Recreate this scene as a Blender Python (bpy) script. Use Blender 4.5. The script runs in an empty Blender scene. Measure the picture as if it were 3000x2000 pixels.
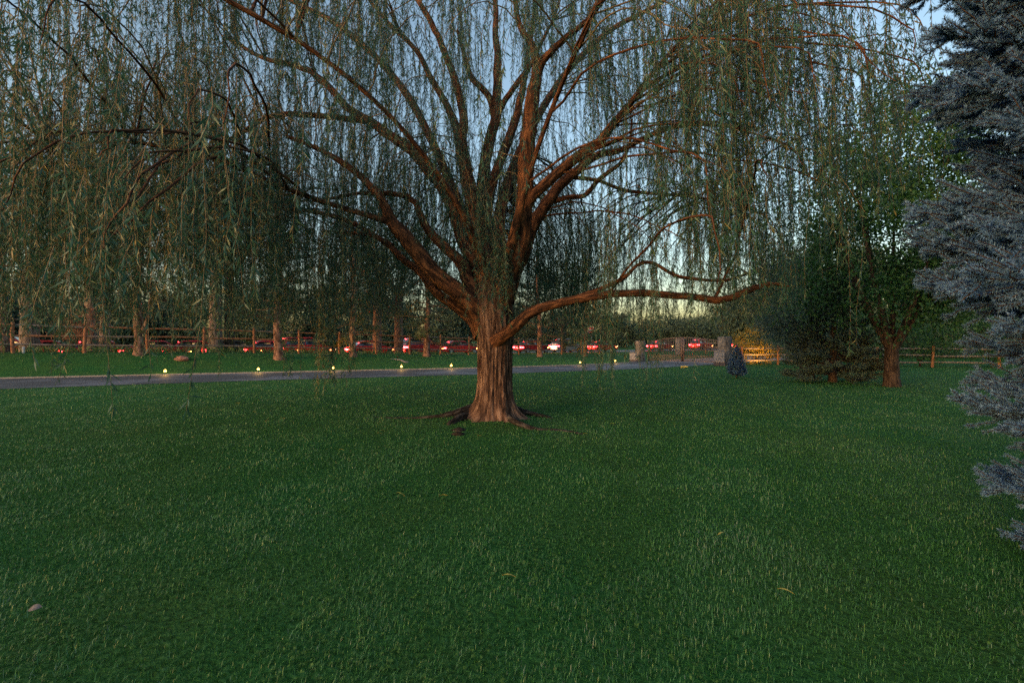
import bpy, bmesh, math, random
import numpy as np
from mathutils import Vector, noise as mnoise

random.seed(7)
RNG = np.random.default_rng(11)
SC = bpy.context.scene
COL = SC.collection
F = 1333.0            # focal length in photograph pixels (3000 px wide)
EYE = 1.5

# ------------------------------------------------------------------ camera, sky, sun, exposure
cam_d = bpy.data.cameras.new('camera')
cam_d.sensor_width = 36.0
cam_d.lens = 16.0
cam_d.clip_start = 0.05
cam_d.clip_end = 3000.0
cam = bpy.data.objects.new('camera', cam_d)
cam.location = (0, 0, EYE)
cam.rotation_euler = (math.radians(90), 0, 0)
COL.objects.link(cam)
SC.camera = cam

SUN_AZ = math.radians(226)     # clockwise from +Y: low in the sky behind the camera, to its left
SUN_EL = math.radians(5.5)
world = bpy.data.worlds.new('World')
SC.world = world
world.use_nodes = True
wn, wl = world.node_tree.nodes, world.node_tree.links
wn.clear()
w_out = wn.new('ShaderNodeOutputWorld')
w_bg = wn.new('ShaderNodeBackground')
w_sky = wn.new('ShaderNodeTexSky')
w_sky.sky_type = 'NISHITA'
w_sky.sun_disc = False
w_sky.sun_elevation = SUN_EL
w_sky.sun_rotation = SUN_AZ
w_sky.altitude = 0
w_sky.air_density = 1.0
w_sky.dust_density = 3.0
w_sky.ozone_density = 1.2
w_bg.inputs['Strength'].default_value = 0.10
wl.new(w_sky.outputs[0], w_bg.inputs[0])
wl.new(w_bg.outputs[0], w_out.inputs[0])

sun_d = bpy.data.lights.new('sun', 'SUN')
sun_d.energy = 0.16
sun_d.angle = math.radians(10)
sun_d.color = (1.0, 0.27, 0.07)
sun = bpy.data.objects.new('sun', sun_d)
_sv = Vector((math.sin(SUN_AZ) * math.cos(SUN_EL), math.cos(SUN_AZ) * math.cos(SUN_EL), math.sin(SUN_EL)))
sun.rotation_euler = (-_sv).to_track_quat('-Z', 'Y').to_euler()
sun.location = (-20, -20, 12)
COL.objects.link(sun)

SC.view_settings.view_transform = 'Standard'
SC.view_settings.look = 'None'
SC.view_settings.gamma = 1.0
SC.view_settings.exposure = 2.35
SC.view_settings.use_curve_mapping = False
SC.render.engine = 'CYCLES'
cy = SC.cycles
cy.max_bounces = 6
cy.diffuse_bounces = 5
cy.glossy_bounces = 2
cy.transmission_bounces = 3
cy.transparent_max_bounces = 4
cy.caustics_reflective = False
cy.caustics_refractive = False
cy.use_denoising = False
cy.sample_clamp_indirect = 3.0
SC.render.film_transparent = False

# ------------------------------------------------------------------ helpers
def P(px, py, Y):
    """photograph pixel + chosen distance -> world point"""
    return Vector(((px - 1500.0) / F * Y, Y, EYE - (py - 1000.0) / F * Y))

def G(px, py):
    """photograph pixel of a point on flat ground (z = 0)"""
    Y = EYE * F / (py - 1000.0)
    return Vector(((px - 1500.0) / F * Y, Y, 0.0))

def link(name, mesh, mat=None, parent=None):
    o = bpy.data.objects.new(name, mesh)
    COL.objects.link(o)
    if mat is not None and mesh is not None and not mesh.materials:
        mesh.materials.append(mat)
    if parent is not None:
        o.parent = parent
    return o

def empty(name, loc=(0, 0, 0), rz=0.0):
    o = bpy.data.objects.new(name, None)
    o.empty_display_size = 0.2
    o.location = loc
    o.rotation_euler = (0, 0, rz)
    COL.objects.link(o)
    return o

def tag(o, label=None, cat=None, group=None, kind=None):
    if label: o['label'] = label
    if cat: o['category'] = cat
    if group: o['group'] = group
    if kind: o['kind'] = kind
    return o

def npmesh(name, V, Fc, tint=None, uv=None, smooth=False):
    """V (n,3); Fc (m,k) all with the same k; tint per face; uv per loop"""
    V = np.ascontiguousarray(V, dtype=np.float32)
    Fc = np.ascontiguousarray(Fc, dtype=np.int32)
    m, k = Fc.shape
    me = bpy.data.meshes.new(name)
    me.vertices.add(len(V)); me.vertices.foreach_set('co', V.ravel())
    me.loops.add(m * k); me.loops.foreach_set('vertex_index', Fc.ravel())
    me.polygons.add(m)
    me.polygons.foreach_set('loop_start', np.arange(0, m * k, k, dtype=np.int32))
    me.polygons.foreach_set('loop_total', np.full(m, k, dtype=np.int32))
    if smooth:
        me.polygons.foreach_set('use_smooth', np.ones(m, dtype=bool))
    if tint is not None:
        at = me.attributes.new('tint', 'FLOAT', 'FACE')
        at.data.foreach_set('value', np.ascontiguousarray(tint, dtype=np.float32))
    if uv is not None:
        ul = me.uv_layers.new(name='UVMap')
        ul.data.foreach_set('uv', np.ascontiguousarray(uv, dtype=np.float32).ravel())
    me.update(calc_edges=True)
    return me

def catmull(pts, n):
    """smooth resample of a list of points (any dimension) to n samples"""
    p = np.array(pts, dtype=float)
    if len(p) == 2:
        t = np.linspace(0, 1, n)[:, None]
        return p[0] * (1 - t) + p[1] * t
    e = np.vstack([2 * p[0] - p[1], p, 2 * p[-1] - p[-2]])
    seg = len(p) - 1
    u = np.linspace(0, seg - 1e-6, n)
    i = u.astype(int); f = (u - i)[:, None]
    a, b, c, d = e[i], e[i + 1], e[i + 2], e[i + 3]
    return 0.5 * ((2 * b) + (-a + c) * f + (2 * a - 5 * b + 4 * c - d) * f ** 2 + (-a + 3 * b - 3 * c + d) * f ** 3)

def tube_arrays(path, rad, sides=8, rough=0.0, seed=0.0, cap=True, fscale=6.0):
    path = np.array(path, float); n = len(path)
    rad = np.array(rad, float)
    T = np.gradient(path, axis=0)
    T /= np.linalg.norm(T, axis=1)[:, None] + 1e-9
    ref = np.array([0.0, 1.0, 0.0])
    if abs(T[0] @ ref) > 0.9: ref = np.array([1.0, 0.0, 0.0])
    N = np.zeros_like(path)
    v = ref - T[0] * (ref @ T[0]); N[0] = v / np.linalg.norm(v)
    for i in range(1, n):
        v = N[i - 1] - T[i] * (N[i - 1] @ T[i])
        N[i] = v / (np.linalg.norm(v) + 1e-9)
    B = np.cross(T, N)
    ang = np.linspace(0, 2 * math.pi, sides, endpoint=False)
    ca, sa = np.cos(ang), np.sin(ang)
    R = np.repeat(rad[:, None], sides, 1)
    L = np.concatenate([[0], np.cumsum(np.linalg.norm(np.diff(path, axis=0), axis=1))])
    if rough > 0:
        for i in range(n):
            for j in range(sides):
                q = Vector((ca[j] * fscale * rad[i] * 4 + seed, sa[j] * fscale * rad[i] * 4, L[i] * fscale * 0.35))
                a = 1 - abs(mnoise.noise(q)) * 2.0
                b = mnoise.noise(q * 0.33 + Vector((9, 3, seed)))
                R[i, j] *= 1 + rough * (0.75 * a - 0.3) + rough * 0.8 * b
    V = path[:, None, :] + R[:, :, None] * (N[:, None, :] * ca[None, :, None] + B[:, None, :] * sa[None, :, None])
    V = V.reshape(-1, 3)
    i, j = np.meshgrid(np.arange(n - 1), np.arange(sides), indexing='ij')
    j2 = (j + 1) % sides
    Fq = np.stack([i * sides + j, i * sides + j2, (i + 1) * sides + j2, (i + 1) * sides + j], -1).reshape(-1, 4)
    r0 = float(np.mean(rad))
    du = 2 * math.pi * r0 / sides
    u0, u1 = j * du, (j + 1) * du
    v0, v1 = L[i], L[i + 1]
    UV = np.stack([np.stack([u0, v0], -1), np.stack([u1, v0], -1), np.stack([u1, v1], -1), np.stack([u0, v1], -1)], -2).reshape(-1, 4, 2)
    return V, Fq, UV

class Bag:
    """collects quads (and degenerate quads) into one mesh"""
    def __init__(s): s.V = []; s.F = []; s.U = []; s.T = []; s.n = 0
    def add(s, V, Fq, U=None, tint=None):
        V = np.asarray(V, float); Fq = np.asarray(Fq, int)
        s.V.append(V); s.F.append(Fq + s.n); s.n += len(V)
        s.U.append(np.zeros((len(Fq), 4, 2)) if U is None else U)
        s.T.append(np.full(len(Fq), 0.5) if tint is None else np.broadcast_to(tint, (len(Fq),)))
        return s
    def tube(s, path, rad, sides=8, tint=0.5, **k):
        V, Fq, U = tube_arrays(path, rad, sides, **k)
        return s.add(V, Fq, U, tint)
    def box(s, c, d, rz=0.0, tint=0.5):
        x, y, z = [q / 2 for q in d]
        V = np.array([(-x, -y, -z), (x, -y, -z), (x, y, -z), (-x, y, -z), (-x, -y, z), (x, -y, z), (x, y, z), (-x, y, z)])
        if rz:
            cz, sz = math.cos(rz), math.sin(rz)
            V = np.stack([V[:, 0] * cz - V[:, 1] * sz, V[:, 0] * sz + V[:, 1] * cz, V[:, 2]], 1)
        V = V + np.array(c)
        Fq = [(0, 3, 2, 1), (4, 5, 6, 7), (0, 1, 5, 4), (1, 2, 6, 5), (2, 3, 7, 6), (3, 0, 4, 7)]
        return s.add(V, Fq, None, tint)
    def mesh(s, name, smooth=False):
        return npmesh(name, np.vstack(s.V), np.vstack(s.F), np.concatenate(s.T), np.vstack(s.U), smooth)

def kites(pos, dirv, length, width, fold=0.0, rng=RNG):
    """leaf quads: base, side, tip, side"""
    n = len(pos)
    dirv = dirv / (np.linalg.norm(dirv, axis=1)[:, None] + 1e-9)
    r = rng.normal(size=(n, 3))
    side = np.cross(dirv, r); side /= np.linalg.norm(side, axis=1)[:, None] + 1e-9
    nrm = np.cross(side, dirv)
    L = np.broadcast_to(length, (n,))[:, None]; W = np.broadcast_to(width, (n,))[:, None]
    mid = pos + dirv * L * 0.42
    V = np.stack([pos, mid + side * W * 0.5 + nrm * W * fold, pos + dirv * L, mid - side * W * 0.5 + nrm * W * fold], 1).reshape(-1, 3)
    Fq = np.arange(n * 4).reshape(n, 4)
    return V, Fq

# ------------------------------------------------------------------ materials
def newmat(name):
    m = bpy.data.materials.new(name); m.use_nodes = True
    m.node_tree.nodes.clear()
    return m, m.node_tree.nodes, m.node_tree.links

def node(nt, typ, **kw):
    n = nt.new(typ)
    for k, v in kw.items():
        if k.startswith('_'): setattr(n, k[1:], v)
    return n

def ramp(nt, stops):
    r = nt.new('ShaderNodeValToRGB')
    el = r.color_ramp.elements
    while len(el) < len(stops): el.new(0.5)
    for e, (p, c) in zip(el, stops):
        e.position = p; e.color = (c[0], c[1], c[2], 1)
    return r

def leaf_mat(name, stops, trans=0.3, rough=0.5, spec=0.3, patch=0.0, patch_scale=0.5):
    m, nt, ln = newmat(name)
    out = nt.new('ShaderNodeOutputMaterial')
    at = nt.new('ShaderNodeAttribute'); at.attribute_name = 'tint'
    rp = ramp(nt, stops)
    if patch > 0:
        geo = nt.new('ShaderNodeNewGeometry')
        nz = nt.new('ShaderNodeTexNoise'); nz.inputs['Scale'].default_value = patch_scale; nz.inputs['Detail'].default_value = 2
        ln.new(geo.outputs['Position'], nz.inputs['Vector'])
        ma = nt.new('ShaderNodeMath'); ma.operation = 'SUBTRACT'; ma.inputs[1].default_value = 0.5
        mb = nt.new('ShaderNodeMath'); mb.operation = 'MULTIPLY_ADD'; mb.inputs[1].default_value = patch * 2
        ln.new(nz.outputs['Fac'], ma.inputs[0]); ln.new(ma.outputs[0], mb.inputs[0]); ln.new(at.outputs['Fac'], mb.inputs[2])
        ln.new(mb.outputs[0], rp.inputs['Fac'])
    else:
        ln.new(at.outputs['Fac'], rp.inputs['Fac'])
    b = nt.new('ShaderNodeBsdfPrincipled')
    b.inputs['Roughness'].default_value = rough
    b.inputs['Specular IOR Level'].default_value = spec
    ln.new(rp.outputs['Color'], b.inputs['Base Color'])
    if trans > 0:
        t = nt.new('ShaderNodeBsdfTranslucent'); ln.new(rp.outputs['Color'], t.inputs['Color'])
        mx = nt.new('ShaderNodeMixShader'); mx.inputs[0].default_value = trans
        ln.new(b.outputs[0], mx.inputs[1]); ln.new(t.outputs[0], mx.inputs[2]); ln.new(mx.outputs[0], out.inputs['Surface'])
    else:
        ln.new(b.outputs[0], out.inputs['Surface'])
    return m

def bark_mat(name, dark, mid, light, scale=14.0, stretch=0.16, bump=0.6, uv=True):
    m, nt, ln = newmat(name)
    out = nt.new('ShaderNodeOutputMaterial')
    tc = nt.new('ShaderNodeTexCoord')
    mp = nt.new('ShaderNodeMapping'); mp.inputs['Scale'].default_value = (1, stretch, 1) if uv else (1, 1, stretch)
    ln.new(tc.outputs['UV' if uv else 'Object'], mp.inputs['Vector'])
    nz = nt.new('ShaderNodeTexNoise'); nz.inputs['Scale'].default_value = scale; nz.inputs['Detail'].default_value = 6; nz.inputs['Roughness'].default_value = 0.65
    nz.inputs['Distortion'].default_value = 0.6
    ln.new(mp.outputs[0], nz.inputs['Vector'])
    n2 = nt.new('ShaderNodeTexNoise'); n2.inputs['Scale'].default_value = 1.3; n2.inputs['Detail'].default_value = 3
    ln.new(tc.outputs['Object'], n2.inputs['Vector'])
    rp = ramp(nt, [(0.36, dark), (0.5, mid), (0.64, light)])
    ln.new(nz.outputs['Fac'], rp.inputs['Fac'])
    hs = nt.new('ShaderNodeHueSaturation')
    mr = nt.new('ShaderNodeMapRange'); mr.inputs['To Min'].default_value = 0.7; mr.inputs['To Max'].default_value = 1.35
    ln.new(n2.outputs['Fac'], mr.inputs['Value']); ln.new(mr.outputs[0], hs.inputs['Value']); ln.new(rp.outputs['Color'], hs.inputs['Color'])
    b = nt.new('ShaderNodeBsdfPrincipled'); b.inputs['Roughness'].default_value = 0.9; b.inputs['Specular IOR Level'].default_value = 0.15
    ln.new(hs.outputs[0], b.inputs['Base Color'])
    bp = nt.new('ShaderNodeBump'); bp.inputs['Strength'].default_value = bump; bp.inputs['Distance'].default_value = 0.03
    ln.new(nz.outputs['Fac'], bp.inputs['Height']); ln.new(bp.outputs[0], b.inputs['Normal'])
    ln.new(b.outputs[0], out.inputs['Surface'])
    return m

def noise_mat(name, c0, c1, scale=8.0, rough=0.85, bump=0.2, detail=6, metallic=0.0, dist=0.01, spec=0.3, stretch=None):
    m, nt, ln = newmat(name)
    out = nt.new('ShaderNodeOutputMaterial')
    tc = nt.new('ShaderNodeTexCoord')
    mp = nt.new('ShaderNodeMapping')
    if stretch: mp.inputs['Scale'].default_value = stretch
    ln.new(tc.outputs['Object'], mp.inputs['Vector'])
    nz = nt.new('ShaderNodeTexNoise'); nz.inputs['Scale'].default_value = scale; nz.inputs['Detail'].default_value = detail
    ln.new(mp.outputs[0], nz.inputs['Vector'])
    rp = ramp(nt, [(0.35, c0), (0.65, c1)])
    ln.new(nz.outputs['Fac'], rp.inputs['Fac'])
    b = nt.new('ShaderNodeBsdfPrincipled'); b.inputs['Roughness'].default_value = rough; b.inputs['Metallic'].default_value = metallic
    b.inputs['Specular IOR Level'].default_value = spec
    ln.new(rp.outputs['Color'], b.inputs['Base Color'])
    if bump > 0:
        bp = nt.new('ShaderNodeBump'); bp.inputs['Strength'].default_value = bump; bp.inputs['Distance'].default_value = dist
        ln.new(nz.outputs['Fac'], bp.inputs['Height']); ln.new(bp.outputs[0], b.inputs['Normal'])
    ln.new(b.outputs[0], out.inputs['Surface'])
    return m

def glow_mat(name, col, strength):
    m, nt, ln = newmat(name)
    out = nt.new('ShaderNodeOutputMaterial')
    b = nt.new('ShaderNodeBsdfPrincipled')
    b.inputs['Base Color'].default_value = (col[0], col[1], col[2], 1)
    b.inputs['Emission Color'].default_value = (col[0], col[1], col[2], 1)
    b.inputs['Emission Strength'].default_value = strength
    ln.new(b.outputs[0], out.inputs['Surface'])
    return m

M = {}
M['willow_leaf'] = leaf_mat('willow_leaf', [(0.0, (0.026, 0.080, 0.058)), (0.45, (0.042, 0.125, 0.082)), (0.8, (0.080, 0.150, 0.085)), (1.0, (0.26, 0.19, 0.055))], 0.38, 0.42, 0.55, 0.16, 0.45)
M['willow_twig'] = noise_mat('willow_twig', (0.10, 0.075, 0.045), (0.20, 0.15, 0.09), 20, 0.8, 0)
M['willow_bark'] = bark_mat('willow_bark', (0.016, 0.011, 0.010), (0.085, 0.048, 0.036), (0.22, 0.145, 0.115), 15, 0.15, 1.0)
M['warmlit_limb_bark'] = bark_mat('warmlit_limb_bark', (0.012, 0.008, 0.007), (0.075, 0.034, 0.020), (0.22, 0.095, 0.045), 20, 0.2, 0.9)  # orange glow on the limbs is put into the lighter bark tone
M['root_bark'] = bark_mat('root_bark', (0.010, 0.008, 0.008), (0.028, 0.023, 0.022), (0.095, 0.085, 0.082), 22, 0.2, 0.8)
M['grass'] = leaf_mat('grass', [(0.0, (0.026, 0.100, 0.020)), (0.35, (0.038, 0.150, 0.036)), (0.65, (0.055, 0.185, 0.058)), (0.88, (0.095, 0.215, 0.105)), (1.0, (0.17, 0.25, 0.17))], 0.3, 0.42, 0.4, 0.25, 0.7)
M['tall_grass'] = leaf_mat('tall_grass', [(0.0, (0.04, 0.10, 0.03)), (0.6, (0.09, 0.17, 0.05)), (1.0, (0.22, 0.22, 0.10))], 0.3, 0.5, 0.3)
M['clover'] = leaf_mat('clover', [(0.0, (0.030, 0.095, 0.016)), (1.0, (0.075, 0.17, 0.035))], 0.25, 0.5, 0.35)
M['spruce_needle'] = leaf_mat('spruce_needle', [(0.0, (0.022, 0.068, 0.165)), (0.5, (0.050, 0.130, 0.290)), (1.0, (0.130, 0.255, 0.46))], 0.1, 0.5, 0.35)
M['dark_spruce_needle'] = leaf_mat('dark_spruce_needle', [(0.0, (0.035, 0.075, 0.062)), (1.0, (0.085, 0.14, 0.12))], 0.1, 0.5, 0.3)
M['pine_needle'] = leaf_mat('pine_needle', [(0.0, (0.025, 0.055, 0.030)), (0.7, (0.055, 0.090, 0.045)), (1.0, (0.12, 0.12, 0.05))], 0.15, 0.5, 0.3)
M['pine_bark'] = bark_mat('pine_bark', (0.05, 0.028, 0.022), (0.16, 0.085, 0.062), (0.30, 0.19, 0.15), 12, 0.25, 0.9)
M['grey_bark'] = bark_mat('grey_bark', (0.05, 0.040, 0.036), (0.15, 0.115, 0.10), (0.28, 0.22, 0.19), 12, 0.15, 0.9)
M['dark_bark'] = bark_mat('dark_bark', (0.02, 0.015, 0.012), (0.05, 0.036, 0.028), (0.09, 0.066, 0.052), 18, 0.18, 0.8)
M['maple_leaf'] = leaf_mat('maple_leaf', [(0.0, (0.024, 0.075, 0.026)), (0.6, (0.048, 0.135, 0.038)), (1.0, (0.11, 0.21, 0.048))], 0.35, 0.45, 0.35, 0.12, 0.5)
M['olive_leaf'] = leaf_mat('olive_leaf', [(0.0, (0.050, 0.095, 0.075)), (1.0, (0.14, 0.20, 0.165))], 0.25, 0.5, 0.35)
M['cottonwood_leaf'] = leaf_mat('cottonwood_leaf', [(0.0, (0.035, 0.065, 0.035)), (0.8, (0.075, 0.11, 0.05)), (1.0, (0.16, 0.13, 0.05))], 0.35, 0.5, 0.3)
M['far_leaf'] = leaf_mat('far_leaf', [(0.0, (0.045, 0.080, 0.062)), (1.0, (0.095, 0.145, 0.105))], 0.25, 0.6, 0.2)
M['rust_leaf'] = leaf_mat('rust_leaf', [(0.0, (0.16, 0.07, 0.045)), (1.0, (0.36, 0.17, 0.11))], 0.3, 0.6, 0.2)
M['lamplit_yellow_leaf'] = leaf_mat('lamplit_yellow_leaf', [(0.0, (0.16, 0.15, 0.025)), (0.6, (0.42, 0.27, 0.03)), (1.0, (0.55, 0.26, 0.04))], 0.35, 0.5, 0.3)  # lamplight on the bush and pine boughs put into leaf colour
M['fallen_leaf'] = noise_mat('fallen_leaf', (0.26, 0.24, 0.05), (0.46, 0.40, 0.12), 30, 0.6, 0)
M['dry_leaf'] = noise_mat('dry_leaf', (0.12, 0.10, 0.095), (0.24, 0.21, 0.20), 40, 0.8, 0.3)
M['rail_wood'] = noise_mat('rail_wood', (0.18, 0.078, 0.042), (0.38, 0.17, 0.095), 9, 0.85, 0.5, stretch=(1, 1, 1))
M['grey_rail'] = noise_mat('grey_rail', (0.12, 0.095, 0.085), (0.26, 0.21, 0.19), 9, 0.85, 0.5)
M['lamplit_post'] = noise_mat('lamplit_post', (0.20, 0.085, 0.035), (0.40, 0.17, 0.07), 9, 0.8, 0.4, stretch=(1, 1, .3))  # orange lamp glow on the posts put into the wood colour
M['asphalt'] = None
M['kerb'] = noise_mat('kerb', (0.22, 0.19, 0.17), (0.36, 0.32, 0.30), 12, 0.9, 0.2)
M['rust_metal'] = noise_mat('rust_metal', (0.10, 0.072, 0.068), (0.21, 0.15, 0.135), 14, 0.6, 0.1, metallic=0.4)
M['stone'] = noise_mat('stone', (0.09, 0.082, 0.085), (0.21, 0.19, 0.19), 5, 0.9, 0.7, dist=0.03, stretch=(1, 1, .35))
M['cabinet'] = noise_mat('cabinet', (0.20, 0.20, 0.24), (0.28, 0.28, 0.33), 3, 0.6, 0.0)
M['cabinet_base'] = noise_mat('cabinet_base', (0.05, 0.045, 0.06), (0.09, 0.08, 0.10), 6, 0.8, 0.1)
M['boulder'] = noise_mat('boulder', (0.13, 0.065, 0.055), (0.34, 0.17, 0.14), 5, 0.95, 0.8, dist=0.03)
M['pebble'] = noise_mat('pebble', (0.16, 0.14, 0.14), (0.34, 0.30, 0.30), 8, 0.95, 0.6)
M['sign_red'] = noise_mat('sign_red', (0.42, 0.035, 0.035), (0.50, 0.05, 0.05), 4, 0.45, 0)
M['sign_white'] = noise_mat('sign_white', (0.70, 0.68, 0.68), (0.80, 0.78, 0.78), 4, 0.45, 0)
M['galvanised'] = noise_mat('galvanised', (0.28, 0.28, 0.28), (0.40, 0.40, 0.40), 12, 0.5, 0, metallic=0.6)
M['lamp_metal'] = noise_mat('lamp_metal', (0.03, 0.025, 0.02), (0.06, 0.05, 0.04), 12, 0.5, 0, metallic=0.5)
M['lamp_glow'] = glow_mat('lamp_glow', (1.0, 0.55, 0.10), 2.6)
M['tail_glow'] = glow_mat('tail_glow', (1.0, 0.045, 0.05), 5.0)
M['marker_glow'] = glow_mat('marker_glow', (1.0, 0.36, 0.10), 4.0)
M['head_glow'] = glow_mat('head_glow', (1.0, 0.60, 0.28), 1.2)
M['tyre'] = noise_mat('tyre', (0.015, 0.015, 0.015), (0.03, 0.03, 0.03), 20, 0.9, 0)
M['rim'] = noise_mat('rim', (0.25, 0.25, 0.26), (0.35, 0.35, 0.36), 5, 0.35, 0, metallic=0.8)
M['car_glass'] = noise_mat('car_glass', (0.012, 0.014, 0.018), (0.016, 0.018, 0.022), 2, 0.08, 0, spec=0.6)
M['newspaper'] = noise_mat('newspaper', (0.50, 0.36, 0.05), (0.70, 0.52, 0.12), 10, 0.5, 0.2)
M['stake'] = noise_mat('stake', (0.40, 0.38, 0.38), (0.55, 0.53, 0.52), 10, 0.7, 0)
M['concrete'] = noise_mat('concrete', (0.26, 0.19, 0.17), (0.36, 0.27, 0.24), 3, 0.9, 0.1)

# ground: soil and thatch seen between the blades, green turf tone farther off
def ground_mat():
    m, nt, ln = newmat('turf')
    out = nt.new('ShaderNodeOutputMaterial')
    geo = nt.new('ShaderNodeNewGeometry')
    n1 = nt.new('ShaderNodeTexNoise'); n1.inputs['Scale'].default_value = 28; n1.inputs['Detail'].default_value = 5
    n2 = nt.new('ShaderNodeTexNoise'); n2.inputs['Scale'].default_value = 0.55; n2.inputs['Detail'].default_value = 3
    for n in (n1, n2): ln.new(geo.outputs['Position'], n.inputs['Vector'])
    r1 = ramp(nt, [(0.3, (0.018, 0.055, 0.012)), (0.55, (0.036, 0.120, 0.028)), (0.75, (0.070, 0.175, 0.055))])
    ln.new(n1.outputs['Fac'], r1.inputs['Fac'])
    hs = nt.new('ShaderNodeHueSaturation')
    mr = nt.new('ShaderNodeMapRange'); mr.inputs['From Min'].default_value = 0.3; mr.inputs['From Max'].default_value = 0.7
    mr.inputs['To Min'].default_value = 0.475; mr.inputs['To Max'].default_value = 0.525
    ln.new(n2.outputs['Fac'], mr.inputs['Value']); ln.new(mr.outputs[0], hs.inputs['Hue']); ln.new(r1.outputs['Color'], hs.inputs['Color'])
    b = nt.new('ShaderNodeBsdfPrincipled'); b.inputs['Roughness'].default_value = 0.95; b.inputs['Specular IOR Level'].default_value = 0.1
    ln.new(hs.outputs[0], b.inputs['Base Color'])
    bp = nt.new('ShaderNodeBump'); bp.inputs['Strength'].default_value = 0.6; bp.inputs['Distance'].default_value = 0.05
    ln.new(n1.outputs['Fac'], bp.inputs['Height']); ln.new(bp.outputs[0], b.inputs['Normal'])
    ln.new(b.outputs[0], out.inputs['Surface'])
    return m
M['turf'] = ground_mat()

def asphalt_mat():
    m, nt, ln = newmat('asphalt')
    out = nt.new('ShaderNodeOutputMaterial')
    geo = nt.new('ShaderNodeNewGeometry')
    n1 = nt.new('ShaderNodeTexNoise'); n1.inputs['Scale'].default_value = 90; n1.inputs['Detail'].default_value = 3
    n2 = nt.new('ShaderNodeTexNoise'); n2.inputs['Scale'].default_value = 0.45; n2.inputs['Detail'].default_value = 4
    for n in (n1, n2): ln.new(geo.outputs['Position'], n.inputs['Vector'])
    r1 = ramp(nt, [(0.3, (0.040, 0.040, 0.045)), (0.7, (0.085, 0.083, 0.092))])
    r2 = ramp(nt, [(0.50, (0.85, 0.85, 0.85)), (0.60, (1.9, 1.9, 2.0))])
    ln.new(n1.outputs['Fac'], r1.inputs['Fac']); ln.new(n2.outputs['Fac'], r2.inputs['Fac'])
    mx = nt.new('ShaderNodeMix'); mx.data_type = 'RGBA'; mx.blend_type = 'MULTIPLY'; mx.inputs[0].default_value = 1.0
    ln.new(r1.outputs['Color'], mx.inputs[6]); ln.new(r2.outputs['Color'], mx.inputs[7])
    b = nt.new('ShaderNodeBsdfPrincipled'); b.inputs['Roughness'].default_value = 0.7; b.inputs['Specular IOR Level'].default_value = 0.35
    ln.new(mx.outputs[2], b.inputs['Base Color'])
    bp = nt.new('ShaderNodeBump'); bp.inputs['Strength'].default_value = 0.15; bp.inputs['Distance'].default_value = 0.01
    ln.new(n1.outputs['Fac'], bp.inputs['Height']); ln.new(bp.outputs[0], b.inputs['Normal'])
    ln.new(b.outputs[0], out.inputs['Surface'])
    return m
M['asphalt'] = asphalt_mat()

# ------------------------------------------------------------------ the lie of the land
FAR_X = np.array([-60, -40, -20.5, -12.1, -1.9, 4.0, 8.3, 10.0, 60.0]); FAR_Y = np.array([3.0, 10.4, 18.2, 21.5, 25.3, 28.4, 31.9, 34.3, 34.3])
NEAR_X = np.array([-60, -40, -16.1, -9.8, -1.55, 5.6, 9.95, 13.2, 60.0]); NEAR_Y = np.array([-5.5, 3.5, 14.3, 17.4, 20.6, 24.1, 27.0, 29.4, 29.4])
FEN0 = np.array([-22.6, 20.6]); FEND = np.array([1.93, 1.41]); FDIR = FEND / np.linalg.norm(FEND); FNOR = np.array([-FDIR[1], FDIR[0]])
def sstep(t): t = np.clip(t, 0, 1); return t * t * (3 - 2 * t)
def far_edge(X): return np.interp(X, FAR_X, FAR_Y)
def near_edge(X): return np.interp(X, NEAR_X, NEAR_Y)
STREET_OFF = 14.0
STREET_Z = 0.12
def ground_h(X, Y):
    X = np.asarray(X, float); Y = np.asarray(Y, float)
    e = far_edge(X)
    d = (X - FEN0[0]) * FNOR[0] + (Y - FEN0[1]) * FNOR[1]       # distance beyond the fence line
    s = (X - FEN0[0]) * FDIR[0] + (Y - FEN0[1]) * FDIR[1]
    H = np.interp(s, [-30, 0, 8, 24, 36, 44, 60], [1.0, 0.99, 0.86, 0.48, 0.30, 0.18, 0.12])
    fY = FEN0[1] + (X - FEN0[0]) * FEND[1] / FEND[0]
    fY = np.maximum(fY, e + 2.0)
    t = (Y - e - 0.15) / (fY - e)
    up = H * (0.25 * np.clip(t, 0, 1) + 0.75 * sstep(t * 1.15))
    dn = STREET_Z + (H - STREET_Z) * (1 - sstep((d - 1.0) / 8.0))
    h = np.where(t <= 0, 0.0, np.where(d < 0, up, dn))
    h = np.where((X > 10.0), 0.12 * sstep((d + 9) / 16.0), h)
    h = h + 0.07 * np.exp(-((X + 0.33) ** 2 + (Y - 8.7) ** 2) / 1.3 ** 2)
    return h
def gz(x, y): return float(ground_h(x, y))
def on_bank(px, py):
    """distance at which the sight line of a pixel meets the bank beyond the drive"""
    u = (px - 1500) / F; best = None
    Ya = np.arange(16, 60, .03)
    Ya = Ya[Ya > far_edge(u * Ya) + .2]
    dz = (EYE - (py - 1000) / F * Ya) - ground_h(u * Ya, Ya)
    i = np.argmax(dz < 0) if (dz < 0).any() else int(np.argmin(np.abs(dz)))
    return float(Ya[i])
def fence_Y(px, back=0.0):
    u = (px - 1500) / F; o = FEN0 + FNOR * back
    k = (u * o[1] - o[0]) / (FDIR[0] - u * FDIR[1]); return float(o[1] + FDIR[1] * k)

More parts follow.
